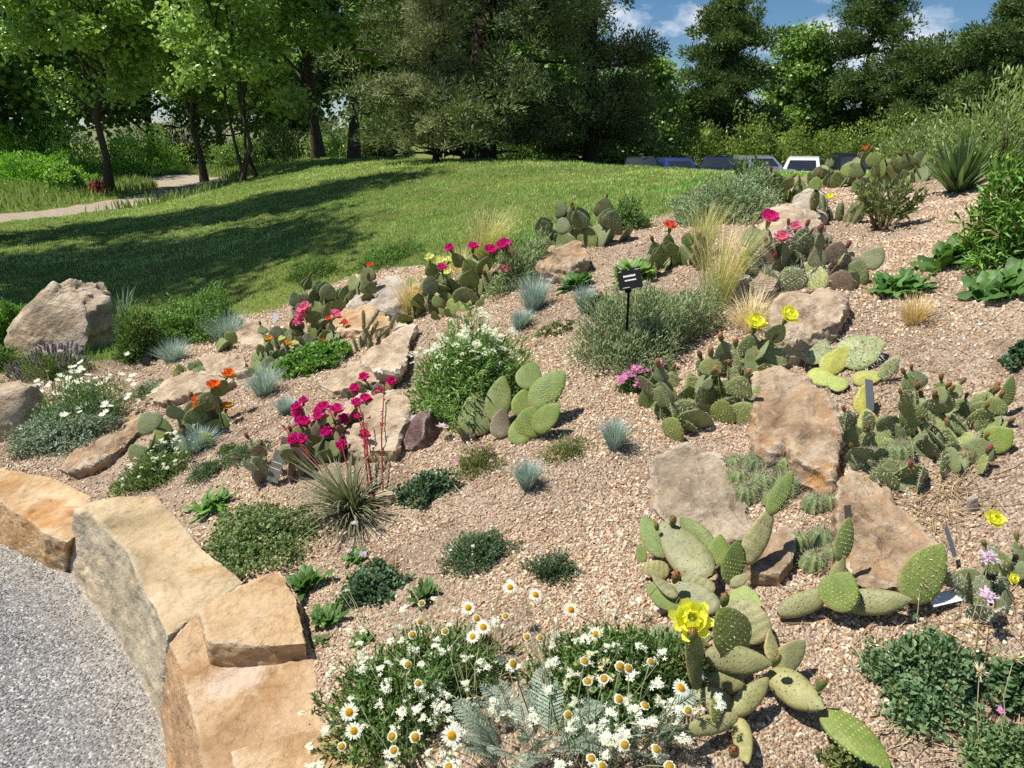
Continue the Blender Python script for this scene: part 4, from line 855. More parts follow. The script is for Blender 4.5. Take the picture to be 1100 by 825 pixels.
def pine(label, base, H, Rc, zb, npuff, c1, c2, seed, puff=.45, needle=.3, wide=.04, per=34, trunk=.2, group=None, name='pine_tree', prof=None, squash=1., lean=0, open_=0., droop=.1):
    """a full conifer: puffs of needles massed in lumpy boughs over a tapering crown"""
    r = rs(seed); root = empty(name, base, label, 'tree', group); mb = MB(); tr = limb_path(r, [0, 0, -.2], [lean, 0, H*.96], 9, .03); rad = trunk*(1-.92*np.linspace(0, 1, 9)); rad[0] *= 1.5; tube(mb, tr, rad, (.06, .045, .033), 9)
    prof = prof or (lambda t: np.minimum(1, t*5+.45)*(1-t**1.8)**.75)
    nbough = max(30, npuff//13); bt = r.rand(nbough)**1.25; ba = np.arange(nbough)*2.39996+r.normal(0, .3, nbough); bl = Rc*prof(bt)*r.uniform(.72-open_*.3, 1.12, nbough)
    BT = np.c_[bl*np.cos(ba)+lean*bt, bl*np.sin(ba)*squash, np.maximum(.12, zb+(H-zb)*bt-droop*bl*(1-bt))]; bi = r.randint(nbough, size=npuff); s = r.rand(npuff)**.55
    axis = np.c_[lean*bt, 0*bt, BT[:, 2]+droop*bl*(1-bt)-.12*bl]; P = axis[bi]*(1-s[:, None])+BT[bi]*s[:, None]+r.normal(0, 1, (npuff, 3))*(Rc*(.10+.07*s))[:, None]*[1, 1, .55]; P[:, 2] = np.maximum(P[:, 2], zb*.6+.1)
    for j in range(nbough):
        a = axis[j]-[0, 0, .1*bl[j]]; tube(mb, limb_path(r, a, BT[j], 5, .08, -.1), np.linspace(max(.018, trunk*.22*(1-bt[j])), .01, 5), (.065, .05, .035), 4)
    mb.build('trunk', BARK, root); idx = np.repeat(np.arange(npuff), per); m = len(idx); d = rdir(r, m); d[:, 2] = d[:, 2]*.8+.25; out = nrm((P-[0, 0, zb])*[1, 1, .0]+[0, 0, .3*Rc])
    d = nrm(d+out[idx]*.45); pr = puff*(.6+.7*r.rand(npuff))[idx]; tone = r.rand(npuff)[idx]; C = A(*c1)+(A(*c2)-A(*c1))*np.clip(.6*tone+.4*r.rand(m), 0, 1)[:, None]
    Q = P[idx]+d*(pr*r.rand(m)**.6)[:, None]*[1, 1, .75]; cr = MB(); S = needle*(.6+.7*r.rand(m)); scatter(cr, QUAD, Q, nrm(d+r.normal(0, .35, (m, 3))+[0, 0, .15]), rdir(r, m), np.c_[np.full(m, wide)*(.7+.6*r.rand(m)), S, S], C); cr.build('crown', NEEDLE, root); return root
def hedge_shrub(label, cx, y_, wpx, hm, c1, c2, seed, n=9000, leaf=.09, group=None, name='shrub', z=None, deep=.6, lw=.5, spiky=0, sh=.3):
    """a shrub at forward distance y_ seen at photo column cx"""
    r = rs(seed); b = at_y(cx, 175, y_); R = wpx*y_/FOC/2; b[2] = gz(b[0], b[1]) if z is None else z; root = empty(name, b, label, 'shrub', group)
    P, d = dome(r, n, (R, R*deep), hm, .35, seed, sh); P[:, 2] += fbm(P*1.3+seed, 2, 2)*.12*hm; D = nrm(d*.7+[0, 0, .5+spiky]+r.normal(0, .6, (n, 3))); tone = .5+.9*fbm(P*1.6+seed, 3, seed)
    C = A(*c1)+(A(*c2)-A(*c1))*np.clip(.6*tone+.4*r.rand(n), 0, 1)[:, None]; S = leaf*(.6+.8*r.rand(n)); mb = MB(); scatter(mb, QUAD, P, D, nrm(d+[0, 0, .7]+r.normal(0, .5, (n, 3))), np.c_[S*lw, S, S], C); mb.build('foliage', TREELEAF, root)
    mb = MB()
    for i in range(26): q = P[r.randint(n)]*.85; tube(mb, limb_path(r, [q[0]*.25, q[1]*.25, -.05], q, 4, .1), [.02, .016, .011, .006], (.10, .08, .06), 4)
    mb.build('stem', BARK, root); return root
D1 = ((.06, .115, .022), (.17, .26, .055)); D2 = ((.05, .10, .02), (.13, .21, .05)); D3 = ((.085, .15, .035), (.24, .34, .10))
def on(px, py, y_=None):
    p = G(px, py) if y_ is None else at_y(px, py, y_)
    if y_ is not None: p[2] = gz(p[0], p[1])
    return p
TG = 'shade trees beyond the lawn'
tree('slender dark-trunked tree standing beside the dirt track', on(118, 206), 8.6, 3.3, 2.3, 27000, *D3, 401, .125, .115, TG, 46, off=(.15, 0), fine=True, lr=(.16, .27), clump=.34)
tree('dark tree beside the bend of the dirt track', on(220, 195), 8.0, 2.2, 2.0, 17000, *D2, 402, .12, .115, TG, 34, fine=True, lr=(.18, .3), clump=.32)
tree('multi-stemmed bright tree on the grassy slope', on(270, 192), 8.2, 2.1, 1.6, 21000, (.11,.18,.045), (.30,.40,.14), 403, .12, .085, TG, 44, stems=4, topw=.75, fine=True, lr=(.17, .28), clump=.32)
tree('thick-trunked tree on the lawn crest behind the multi-stemmed tree', on(343, 170), 9.6, 2.6, 2.4, 19000, *D3, 404, .125, .165, TG, 40, fine=True, lr=(.17, .28), clump=.34)
tree('thinner-trunked leafy tree on the lawn crest beside the big conifer', on(380, 170), 8.8, 2.0, 1.9, 19000, *D3, 405, .12, .14, TG, 36, fine=True, lr=(.18, .3), clump=.32)
JP = lambda t: np.minimum(1, t*4+.62)*(1-np.clip(t-.1, 0, 1)**2.2)**.8
pine('huge dense dark conifer standing alone on the lawn crest', on(513, 171, 14.6), 8.8, 2.1, .35, 1600, (.045,.068,.027), (.22,.265,.115), 406, .27, .095, .024, 92, .25, None, 'conifer', JP, lean=.55, droop=.3)
pine('small grey-green conifer leaning against the huge one', on(468, 171, 14.0), 2.6, .85, .15, 330, (.18,.20,.11), (.38,.40,.24), 407, .17, .08, .02, 64, .06, None, 'young_conifer')
pine('broad dark conifer just behind the huge one', on(632, 172, 15.8), 6.6, 1.25, .3, 800, (.055,.075,.03), (.19,.21,.09), 408, .25, .09, .024, 84, .14, None, 'conifer', JP)
tree('bright tree between the huge conifer and the rounded pine', on(694, 178, 47), 6.6, 2.1, 1.0, 15000, *D1, 409, .24, .16, TG, 22, clump=.8)
# spreading trees beside the frame that shade the lawn
tree('big leafy tree just outside the frame whose boughs hang into the upper corner', (-8.5, 7.0, gz(-8.5, 7.0)), 11.5, 4.7, 3.8, 30000, *D2, 410, .10, .26, TG, 46, squash=.5, fine=True, lr=(.13, .24), clump=.28)
tree('second big leafy tree outside the frame that shades the lawn', (-9.3, 10.4, gz(-9.3, 10.4)), 13.5, 5.0, 4.6, 20000, *D2, 411, .12, .26, TG, 46, squash=.36, lr=(.12, .22), clump=.3)
# the wood behind
BGp = [(10,30,9.5,3.6,1.2,412,'leafy tree far behind the track, at the frame edge'),(70,36,11,4.0,1.5,413,'leafy tree far behind the slender dark-trunked tree'),(165,37,11.5,4.0,1.6,414,'tall leafy tree behind the rounded green shrubs'),(240,42,12.5,4.2,1.2,415,'tall leafy tree far behind the multi-stemmed tree'),(310,36,11,3.4,1.4,416,'leafy tree in the gap behind the thick-trunked tree'),(405,38,12,3.6,1.8,417,'leafy tree behind the lawn crest, left of the huge conifer'),(668,46,5.6,2.2,.8,418,'leafy tree between the huge conifer and the far pines'),(852,56,9.4,3.3,1.0,419,'tall bright deciduous tree between the two big pines'),(470,40,10,3.6,2.2,420,'leafy tree behind the huge conifer'),(590,42,9,3.6,1.0,421,'leafy tree hidden behind the huge dark conifer')]
for i, (px, y_, H, Rc, zb, sd, lb) in enumerate(BGp): tree(lb, on(px, 178, y_), H, Rc, zb, 17000, *(D1 if i % 2 else D2), sd, .24, .2, 'trees of the far wood', 24, clump=.8)
PG = 'tall pines behind the car park'; PC = ((.035, .065, .022), (.145, .205, .065))
RP = lambda t: np.minimum(1, t*5+.6)*(1-t**2.3)**.7
pine('rounded full pine with foliage to the ground behind the hedge', on(772, 178, 50), 9.7, 3.3, .7, 860, *PC, 430, .64, .27, .075, 95, .25, PG, prof=RP)
pine('open-crowned tall pine behind the white car', on(920, 178, 54), 11.6, 3.9, 1.0, 800, *PC, 431, .64, .27, .075, 95, .3, PG, open_=.8)
pine('lower dark pine filling the gap behind the yucca', on(985, 178, 50), 7.7, 3.9, .5, 700, *PC, 432, .64, .27, .075, 95, .25, PG, prof=RP)
pine('tall pine at the far end of the row, beside the frame edge', on(1072, 178, 46), 10.4, 3.9, .8, 760, *PC, 433, .64, .27, .075, 95, .28, PG, open_=.6)
pine('short pine between the rounded pine and the open-crowned pine', on(862, 178, 58), 7.2, 3.8, .4, 640, *PC, 434, .64, .27, .075, 95, .2, PG, prof=RP)
pine('pine beyond the frame edge behind the wispy shrub', on(1150, 178, 44), 10.6, 3.8, .6, 360, *PC, 435, .7, .27, .07, 60, .28, PG)
HG = 'hedge shrubs behind the parked cars'; HC = ((.085, .125, .028), (.20, .26, .06))
hx = [(640,46,80,2.65,'hedge shrub beside the huge conifer'),(700,45,70,2.65,'hedge shrub behind the dark car nearest the conifer'),(755,46,80,2.85,'hedge shrub behind the dark blue car'),(812,45,76,2.95,'hedge shrub behind the grey car'),(866,46,78,2.75,'hedge shrub behind the white car'),(918,45,84,3.05,'hedge shrub behind the black car'),(972,46,90,2.95,'hedge shrub behind the orange-flowered cactus'),(1035,44,100,3.15,'hedge shrub behind the yucca'),(1100,43,90,3.15,'hedge shrub at the frame edge')]
for i, (px, y_, w, h, lb) in enumerate(hx): hedge_shrub(lb, px, y_, w, h*1.0+.25, *HC, 440+i, 8000, .15, HG, 'hedge_shrub')
hedge_shrub('silvery grey shrub beside the rounded pine', 716, 49, 64, 4.2, (.28, .33, .26), (.48, .52, .44), 460, 12000, .16, None, 'silver_shrub', lw=.3)
hedge_shrub('wispy tall shrub with pale seed pods at the frame edge', 1072, 6.6, 150, .70, (.09, .14, .045), (.24, .29, .12), 461, 4200, .06, None, 'wispy_shrub', lw=.25, sh=.5, spiky=.3)
hedge_shrub('olive wispy shrub beside the yucca', 985, 8.6, 90, .55, (.10, .14, .05), (.23, .27, .11), 462, 2800, .055, None, 'wispy_shrub', lw=.32, sh=.5, spiky=.3)
for i, (px, y_, w, h, lb, c1, c2) in enumerate(((150,31,90,1.55,'rounded bright green shrub behind the dirt track',(.13,.23,.03),(.29,.44,.08)),(60,30,110,1.75,'large bright green shrub at the far side of the track',(.12,.22,.03),(.27,.42,.08)),(5,29,70,1.7,'bright green shrub at the frame edge beyond the track',(.12,.22,.03),(.27,.42,.08)),(30,26,120,.85,'low clipped green hedge in front of the large bright shrub',(.09,.19,.02),(.19,.35,.05)),
                                               (66,22,40,.62,'grassy light green shrub beside the slender dark-trunked tree',(.13,.23,.05),(.27,.40,.12)),(262,33,70,1.0,'dull green shrub between the tree trunks',(.07,.12,.03),(.16,.24,.07)),(415,24,46,.95,'olive shrub on the crest beside the huge conifer',(.11,.15,.05),(.24,.28,.12)),(305,34,60,1.7,'grey-olive shrub behind the thick-trunked tree',(.10,.14,.05),(.22,.26,.11)),(205,38,80,2.2,'leafy shrub far beyond the bend of the track',(.08,.15,.03),(.19,.30,.07)),(360,33,60,1.5,'light green shrub between the two trunks on the crest',(.13,.20,.06),(.28,.36,.14)),(400,30,50,1.5,'dark green shrub on the crest next to the thinner trunk',(.06,.11,.03),(.16,.23,.07)))):
    hedge_shrub(lb, px, y_, w, h, c1, c2, 470+i, 8000, .10, 'shrubs beyond the lawn')
hedge_shrub('small dark red shrub at the foot of the slender dark-trunked tree', 101, 20.5, 22, .30, (.16,.04,.04), (.28,.09,.07), 480, 900, .07, None, 'red_shrub')
hedge_shrub('green shrub on the crest under the huge conifer', 570, 17.5, 120, .9, (.07,.12,.03), (.17,.24,.07), 481, 7000, .09, None, 'crest_shrub')

# far grassy hills
def hills():
    a = np.radians(np.linspace(-70, 70, 140)); V = []; k = 12
    for j in range(k):
        t = j/(k-1); rr = 420+160*t; h = -2+16*np.sin(math.pi*min(1, t*.9))*(.6+.4*fbm(np.c_[a*5, a*0+3.3, a*0], 3, 3)); V.append(np.c_[rr*np.sin(a), rr*np.cos(a), h])
    n = len(a); mb = MB(); mb.add(np.concatenate(V), np.array([[i*n+j, i*n+j+1, (i+1)*n+j+1, (i+1)*n+j] for i in range(k-1) for j in range(n-1)]), (.16, .17, .09), 0, True)
    tag(mb.build('hills', m_plain('hill grass', .95, .1, 0, 0, .3, .05)), kind='structure')
hills()

# cars ---------------------------------------------------------------------------------------------
def paint(name, c, metallic=.3):
    t = NT(name); p = t.n('ShaderNodeBsdfPrincipled', Roughness=.32, Metallic=metallic); p.inputs['Base Color'].default_value = (*c, 1); p.inputs['Coat Weight'].default_value = .6; p.inputs['Coat Roughness'].default_value = .08; t.l(p.outputs[0], t.out.inputs[0]); return t.m
GLASS = NT('car glass'); GLASS = GLASS.done((.02, .025, .03), .06, None, 0, None, .6)
RUBBER = NT('rubber'); RUBBER = RUBBER.done((.02, .02, .02), .8)
ALLOY = NT('alloy'); ALLOY = ALLOY.done((.5, .5, .52), .35, None, 0, None, .5, .8)
LAMPG = NT('lamp lens'); LAMPG = LAMPG.done((.6, .6, .6), .15, None, 0, None, .5)
TAILG = NT('tail lens'); TAILG = TAILG.done((.35, .02, .02), .2, None, 0, None, .5)
def car(label, px, y_, color, suv, rz, dz=0):
    b = at_y(px, 175, y_); b[2] = -.66+dz; root = empty('parked_car', b, label, 'car', 'cars parked behind the lawn'); root.rotation_euler = (0, 0, rz); P = paint('paint', color)
    L, Wd, H = (4.7, 1.86, 1.74) if suv else (4.6, 1.80, 1.46); hb = .98 if suv else .88
    lower = [(-L/2, .42), (-L/2+.05, .75), (-L/2+.25, hb), (-.95, hb+.05), (1.9, hb+.06), (L/2-.06, hb-.02), (L/2, .7), (L/2-.04, .40)]
    roof = [(-1.02, hb+.04), (-.25, H-.06), (.3, H), (1.3, H-.02), (L/2-.55 if suv else 1.45, H-.12), (L/2-.16 if suv else 2.0, hb+.05)]
    def prism(pts, w0, w1, inset):
        n = len(pts); v = []; zs = np.array([p[1] for p in pts]); zt = (zs-zs.min())/(zs.max()-zs.min()+1e-6)
        for sg in (-1, 1):
            for (x, z), t in zip(pts, zt): v.append([x, sg*(w0+(w1-w0)*t)/2, z])
        return np.array(v), [[i, (i+1) % n, n+(i+1) % n, n+i] for i in range(n)], [list(range(n))[::-1], list(range(n, 2*n))]
    mb = MB(); v, f, caps = prism(lower+[(L/2-.3, .25), (-L/2+.25, .25)], Wd*.94, Wd, 0); mb.add(v, f, (.5, .5, .5), 0, False)
    for c in caps: mb.add(v, [c], (.5, .5, .5), 0)
    v, f, caps = prism(roof, Wd*.93, Wd*.70, 0); mb.add(v, f, (.5, .5, .5), 0, False)
    for c in caps: mb.add(v, [c], (.5, .5, .5), 0)
    me = mb.mesh('body', P); o = link('body', me, root); bv = o.modifiers.new('b', 'BEVEL'); bv.width = .085; bv.segments = 4; bv.limit_method = 'ANGLE'
    def pane(name, a, c, w):
        mb = MB(); (x0, z0), (x1, z1) = a, c; n = nrm(np.array([-(z1-z0), 0, x1-x0])); n = n*(1 if n[2] > 0 else -1); n[1] = 0
        zt = lambda z: (z-hb-.04)/(H-hb-.04); w0, w1 = [(Wd*.93+(Wd*.70-Wd*.93)*zt(z))*w for z in (z0, z1)]
        q = np.array([[x0, -w0/2, z0], [x0, w0/2, z0], [x1, w1/2, z1], [x1, -w1/2, z1]])+n*.012; mb.add(q, [[0, 1, 2, 3]], (.1,)*3); mb.add(q-n*.02, [[0, 1, 2, 3]], (.1,)*3); mb.build(name, GLASS, root)
    lerp = lambda a, c, t: (a[0]+(c[0]-a[0])*t, a[1]+(c[1]-a[1])*t)
    pane('windscreen', lerp(roof[0], roof[1], .12), lerp(roof[0], roof[1], .82), .80); pane('rear_window', lerp(roof[5], roof[4], .25), lerp(roof[5], roof[4], .80), .76)
    for sg in (-1, 1):
        for x0, x1, x2, x3 in ((-.62, .38, .30, -.14), (.46, 1.25, 1.2, .42)) + (((1.33, 1.95, 1.75, 1.3),) if suv else ()):
            z0, z1 = hb+.12, H-.20; yy = lambda z: sg*((Wd*.93+(Wd*.70-Wd*.93)*(z-hb-.04)/(H-hb-.04))/2+.012); mb = MB(); q = np.array([[x0, yy(z0), z0], [x1, yy(z0), z0], [x2, yy(z1), z1], [x3, yy(z1), z1]]); mb.add(q, [[0, 1, 2, 3]], (.1,)*3); mb.add(q-[0, sg*.02, 0], [[0, 1, 2, 3]], (.1,)*3); mb.build('side_window', GLASS, root)
        for xw in (-L/2+.85, L/2-.9):
            a = np.arange(24)*2*np.pi/24; mb = MB(); pr = [(.20, -.09), (.31, -.10), (.335, -.06), (.335, .06), (.31, .10), (.20, .09)]; V = np.array([[q*math.cos(t), y, q*math.sin(t)] for q, y in pr for t in a]); mb.add(V, [[i*24+j, i*24+(j+1) % 24, (i+1)*24+(j+1) % 24, (i+1)*24+j] for i in range(5) for j in range(24)], (.1,)*3, 0, True); w = mb.build('wheel', RUBBER, root); w.location = (xw, sg*(Wd/2-.08), .335)
            mb = MB(); V = np.array([[q*math.cos(t), y*sg, q*math.sin(t)] for q, y in ((.21, .06), (.20, .085), (.05, .07), (0.001, .07)) for t in a]); mb.add(V, [[i*24+j, i*24+(j+1) % 24, (i+1)*24+(j+1) % 24, (i+1)*24+j] for i in range(3) for j in range(24)], (.5,)*3, 0, True); mb.build('rim', ALLOY, w)
        mb = MB(); box(mb, (-L/2+.12, sg*Wd*.36, .74), (.16, .32, .13), (.5,)*3); mb.build('headlight', LAMPG, root)
        mb = MB(); box(mb, (L/2-.07, sg*Wd*.38, .86), (.12, .24, .16), (.5,)*3); mb.build('tail_light', TAILG, root)
        mb = MB(); box(mb, (-.72, sg*(Wd/2+.07), hb+.12), (.10, .18, .13), (.5,)*3); mb.build('mirror', P, root)
    return root
car('dark car nearest the huge conifer, only its roof visible over the lawn', 688, 38.5, (.02, .025, .03), False, R_(82), .06)
car('blue car beside the dark car, mostly hidden by the lawn crest', 727, 39, (.03, .06, .22), False, R_(95), -.02)
car('dark navy car behind the grey-green shrub', 772, 38, (.015, .022, .05), False, R_(75), .08)
car('grey silver car between the navy car and the white one', 814, 38.5, (.22, .24, .26), False, R_(97), .10)
car('white car with a dark windscreen behind the cactus clumps', 863, 37.5, (.80, .80, .80), True, R_(66), -.2)
car('black car behind the tallest cactus clump', 914, 38, (.012, .012, .014), True, R_(80), -.06)

# ------------------------------------------------------------------ foreground: the sprawling cactus
def pear_hand(label, cx, cy, pads, seed, name='prickly_pear', group='prickly pear cacti'):
    g = G(cx, cy); root = empty(name, g, label, 'cactus', group); r = rs(seed)
    for i, (kind, bx, by, tb, tx, ty, tt, w, roll, th) in enumerate(pads):
        b = pull(bx, by, tb); t = pull(tx, ty, tt); m = mpp((b+t)/2); pear_part(root, kind, b, t, w*m*.93, roll, i, th*.88)
    return root, r
big = [
 ('sausage',826,722,.06,888,768,.05,38,0,1), ('bright',884,764,.05,957,824,.06,42,-25,.9), ('sausage',757,705,.13,826,712,.09,33,10,1), ('grey',833,722,.06,862,688,.10,34,15,1),
 ('grey',830,712,.09,827,676,.14,20,30,1.3), ('sausage',788,768,.06,825,728,.10,27,0,1), ('sausage',792,770,.06,728,788,.06,22,0,1), ('grey',794,772,.05,804,828,.05,26,20,1.2), ('grey',788,764,.05,746,742,.08,30,0,1),
 ('green',769,777,.08,770,744,.15,14,40,.8), ('dark',752,738,.10,737,690,.24,30,55,.9), ('green',797,700,.12,774,655,.30,44,8,.9), ('grey',822,688,.08,786,644,.16,42,-20,1),
 ('grey',760,622,.08,712,566,.13,52,0,1), ('green',716,598,.07,690,555,.17,24,0,.9), ('bright',766,592,.06,730,556,.12,24,-20,.9), ('bright',770,608,.05,774,574,.12,24,0,.9), ('bright',784,628,.06,794,580,.20,26,20,.8),
 ('grey',800,606,.10,829,544,.26,27,10,1), ('bright',826,552,.24,852,506,.36,19,0,1), ('grey',772,655,.09,724,626,.12,30,0,1), ('grey',768,634,.06,732,622,.08,24,0,1), ('green',733,650,.05,694,630,.09,22,0,.9),
 ('grey',727,642,.08,700,620,.11,17,20,1), ('grey',719,612,.03,688,612,.05,22,0,1), ('bright',691,604,.05,687,584,.10,12,0,.9), ('grey',785,629,.07,806,617,.10,13,0,1), ('lime',782,640,.04,817,650,.05,32,0,.8),
 ('dry',748,600,.05,770,632,.05,22,0,1), ('grey',760,690,.10,728,716,.06,30,-20,1), ('grey',768,688,.08,800,712,.07,26,0,1), ('green',752,714,.12,744,676,.30,20,30,.9), ('sausage',800,735,.05,757,728,.07,24,0,1), ('grey',730,690,.04,700,674,.06,28,0,1),
 ('grey',806,660,.05,828,682,.06,26,0,1)]
root, r = pear_hand('large sprawling prickly pear with grey-green pads and one big yellow flower', 790, 700, big, 7)
put_bud(root, 'green', pull(742, 690, .31), (0, -.3, 1), .05, r); put_flower(root, 'yellow', pull(742, 669, .34), (-.12, -.62, .78), .094, r)
for k, x, y, t, d, s in (('green',722,566,.16,(0,-.2,1),.045),('red',724,626,.16,(.1,-.3,1),.048),('green',777,652,.16,(0,-.2,1),.05),('green',878,742,.11,(.3,-.1,1),.045),('green',832,714,.14,(.1,-.3,1),.04),('brown',788,812,.08,(-.2,-.5,1),.05),('green',706,570,.17,(-.2,0,1),.03)):
    put_bud(root, k, pull(x, y, t), d, s, r)
arm = [('sausage',836,660,.03,895,634,.06,25,0,1), ('bright',893,654,.07,913,615,.17,40,-15,.9), ('sausage',902,648,.05,978,646,.06,30,0,1), ('green',974,645,.07,1014,586,.20,42,15,.9), ('sausage',893,635,.06,905,596,.15,16,0,1), ('green',902,602,.15,914,556,.27,20,25,.9)]
root, r = pear_hand('creeping cactus arm of narrow pads lying along the front of a flat brown slab', 895, 650, arm, 8)

root, r = pear_hand('bright green cactus of densely dotted round pads standing on open gravel', 562, 472, [
 ('bright',557,478,0,560,448,.10,26,0,1), ('bright',566,470,.02,574,436,.16,30,0,1), ('bright',574,462,.06,602,434,.18,29,-10,1), ('bright',572,438,.14,606,398,.28,33,-6,1), ('bright',560,448,.10,564,418,.20,26,8,1), ('bright',564,418,.20,574,388,.30,27,0,1)], 9)
root, r = pear_hand('dark flat cactus pads and a striped dry pad beside the white-flowered bush', 518, 470, [
 ('dark',512,468,.02,511,422,.22,30,0,1), ('dark',530,452,.08,541,404,.28,24,0,1), ('dry',535,470,.02,540,440,.14,24,10,1), ('dark',502,470,.02,500,448,.1,18,0,1)], 10)
cholla('short woolly cactus joints beside the striped dry pad', 507, 472, 26, 26, 4, 3, wj=1.5)

pear('cactus with two yellow flowers and many salmon buds beside the mauve-flowered mat', 760, 432, 140, 74, ['spiny','green','spiny','dull'], 21, 36, 27, [('yellow',2,24)], [('salmon',14,12),('red',8,12)])
pear('spiny cactus with dense reddish buds around a slim grey plant tag', 1000, 484, 150, 78, ['spiny','dull','spiny'], 22, 40, 28, [], [('red',18,12),('brown',16,12),('magenta',2,14)])
root, r = pear_hand('flat pale lime cactus with two broad pads pressed against the gravel', 905, 400, [('pale',880,392,.03,868,352,.08,36,0,1), ('pale',900,386,.03,950,366,.10,40,-10,1), ('lime',884,400,.02,912,374,.06,24,0,1), ('lime',868,400,.02,902,412,.03,22,0,1), ('lime',915,408,.02,950,404,.03,18,0,1), ('pale',945,408,.02,966,382,.14,14,0,1)], 11)
root, r = pear_hand('pale yellow cactus pads lying beside a slim grey plant tag', 930, 440, [('lime',925,446,.02,932,412,.10,20,0,1), ('lime',908,418,.02,890,404,.04,20,0,1), ('lime',936,470,.02,930,440,.08,24,0,1), ('spiny',940,482,.02,952,455,.08,20,0,1)], 12)
root, r = pear_hand('fat dotted pad with a smaller upright one at the outer end of the reddish-budded cactus', 1066, 486, [('bright',1058,480,.02,1088,462,.08,32,0,1.1), ('bright',1080,436,.05,1088,404,.16,13,0,1)], 13)
pear('yellow-flowered spiny cactus next to a fallen white plant tag', 1072, 640, 84, 66, ['spiny','dull','pale'], 23, 20, 26, [], [('salmon',5,13),('green',5,13)])
rr = rs(77); rt = bpy.data.objects[-1] if False else [o for o in COL.objects if o.get('label', '').startswith('yellow-flowered spiny')][0]
put_flower(rt, 'yellow', pull(1066, 560, .22), (0, -.5, .8), .052, rr); put_flower(rt, 'yellow', pull(1086, 622, .14), (.1, -.7, .6), .03, rr)
root, r = pear_hand('dark toothed pads at the edge of the orange-stained boulder', 830, 404, [('dark',826,404,.02,806,372,.16,30,0,1), ('spiny',838,398,.02,822,364,.16,26,0,1)], 14)
pear('purple-tinged cactus with a bright magenta flower between the pale rocks', 876, 302, 104, 74, ['purple','pale','purple','dull'], 24, 24, 27, [('magenta',1,24),('pink',2,17)], [('magenta',7,10)])
pear('pale white-spined cactus with striped pads beside the purple-tinged cactus', 838, 298, 66, 74, ['pale','pale','dull'], 25, 18, 30, [], [('magenta',6,9)])
cholla('columnar cactus topped by a single yellow flower', 892, 240, 62, 38, 13, 4, JOINTG, wj=1.6)
rt = [o for o in COL.objects if o.get('label', '').startswith('columnar cactus topped')][0]; put_flower(rt, 'yellow', pull(890, 213, .32), (0, -.5, .8), .062, rr)
pear('low cactus with one orange-red flower beside the feather grass', 722, 286, 62, 40, ['green','dull','dark'], 26, 16, 20, [('coral',1,17)], [('red',3,9)])
pear('dull green cactus clump at the lawn edge above a pinkish rock', 626, 262, 86, 52, ['dull','dull','dark'], 27, 28, 22, [], [('brown',3,8)])
pear('small cactus spilling below the pinkish rock at the lawn edge', 600, 288, 40, 20, ['dull','spiny'], 28, 8, 14)
pear('magenta-flowered cactus in front of the tall feathery grass', 508, 316, 92, 54, ['green','dark','dull'], 29, 24, 22, [('magenta',8,15)], [('magenta',4,9)])
pear('cream-flowered low cactus next to the magenta-flowered one', 462, 312, 40, 30, ['dull','green'], 30, 8, 16, [('cream',5,14)])
pear('dark grey cactus clump standing at the lawn edge with one coral flower', 362, 332, 84, 56, ['dark','dull','dark'], 31, 28, 20, [('coral',1,9)], [('brown',5,8)])
pear('cactus with bright pink flowers below the dark grey cactus clump', 318, 366, 70, 44, ['green','dull','dark'], 32, 22, 15, [('pink',4,15)], [('magenta',6,8)])
pear('small cactus with yellow and orange blooms above a blue fescue', 292, 398, 52, 40, ['dull','green'], 33, 12, 18, [('apricot',2,10),('cream',3,8)], [('red',2,7)])
pear('low coral-flowered cactus behind the bright green mat', 342, 372, 50, 16, ['dull'], 34, 8, 11, [('coral',4,9)])
pear('orange-flowered cactus between a flat pale slab and small white flowers', 198, 474, 82, 66, ['green','dull','dark','green'], 35, 20, 22, [('orange',4,17),('coral',2,16),('apricot',1,15)], [('red',6,11)])
pear('low cactus with a dry bud beside a flat pale slab', 222, 458, 24, 20, ['dull'], 36, 4, 16, [], [('brown',2,9)])
pear('cerise-flowered cactus behind the red flower spikes', 352, 478, 78, 54, ['green','purple','dull'], 37, 18, 22, [('magenta',26,15)], [('magenta',8,9)])
pear('cerise-flowered small cactus on top of the pale block', 398, 430, 56, 26, ['dull','green'], 38, 8, 15, [('magenta',4,13)], [('magenta',2,8)])
pear('pinkish shrivelled cactus beside the bronze plant label', 290, 506, 44, 44, ['purple','pale'], 39, 11, 20, [], [('magenta',4,9),('brown',4,10)])
pear('dark round pads behind the grass-like leaves of the red-spiked plant', 334, 498, 60, 40, ['dark','purple'], 40, 10, 22, [], [('magenta',3,10)])
cholla('greyish woolly cholla in front of the orange-stained rock', 398, 374, 46, 36, 16, 5)
pear('small fresh green pads above the white-flowered bush', 448, 342, 30, 26, ['green'], 41, 5, 16)
pear('dark little pads between the white-flowered bush and the magenta cactus', 490, 334, 60, 18, ['dark','green'], 42, 12, 13)
for i, (x, y, w, h, n, lb, kd) in enumerate(((850,216,50,40,16,'tall green cactus clump in front of the white car',['green','bright']),(900,200,60,46,18,'tall grey-green cactus clump in front of the black car',['green','dull']),(945,204,52,48,16,'tall cactus clump with one orange flower',['green','dark']),(982,196,40,34,10,'dull cactus clump between the orange-flowered cactus and the yucca',['dull','dark']),(830,216,26,34,7,'narrow dark cactus beside the grey-green shrub',['green','dark']))):
    pear(lb, x, y, w, h, kd, 50+i, n, 18, [('orange',1,9)] if i == 2 else [], [('brown',3,7)])
pear('tiny cactus beside a small flat slab', 218, 404, 24, 14, ['dull','green'], 61, 5, 10)
pear('two slim pads beside the largest blue fescue tuft', 243, 375, 14, 28, ['spiny','green'], 62, 3, 16)
pear('low yellowish cactus beside the two stacked flat slabs', 196, 404, 36, 14, ['lime','green'], 63, 6, 11)
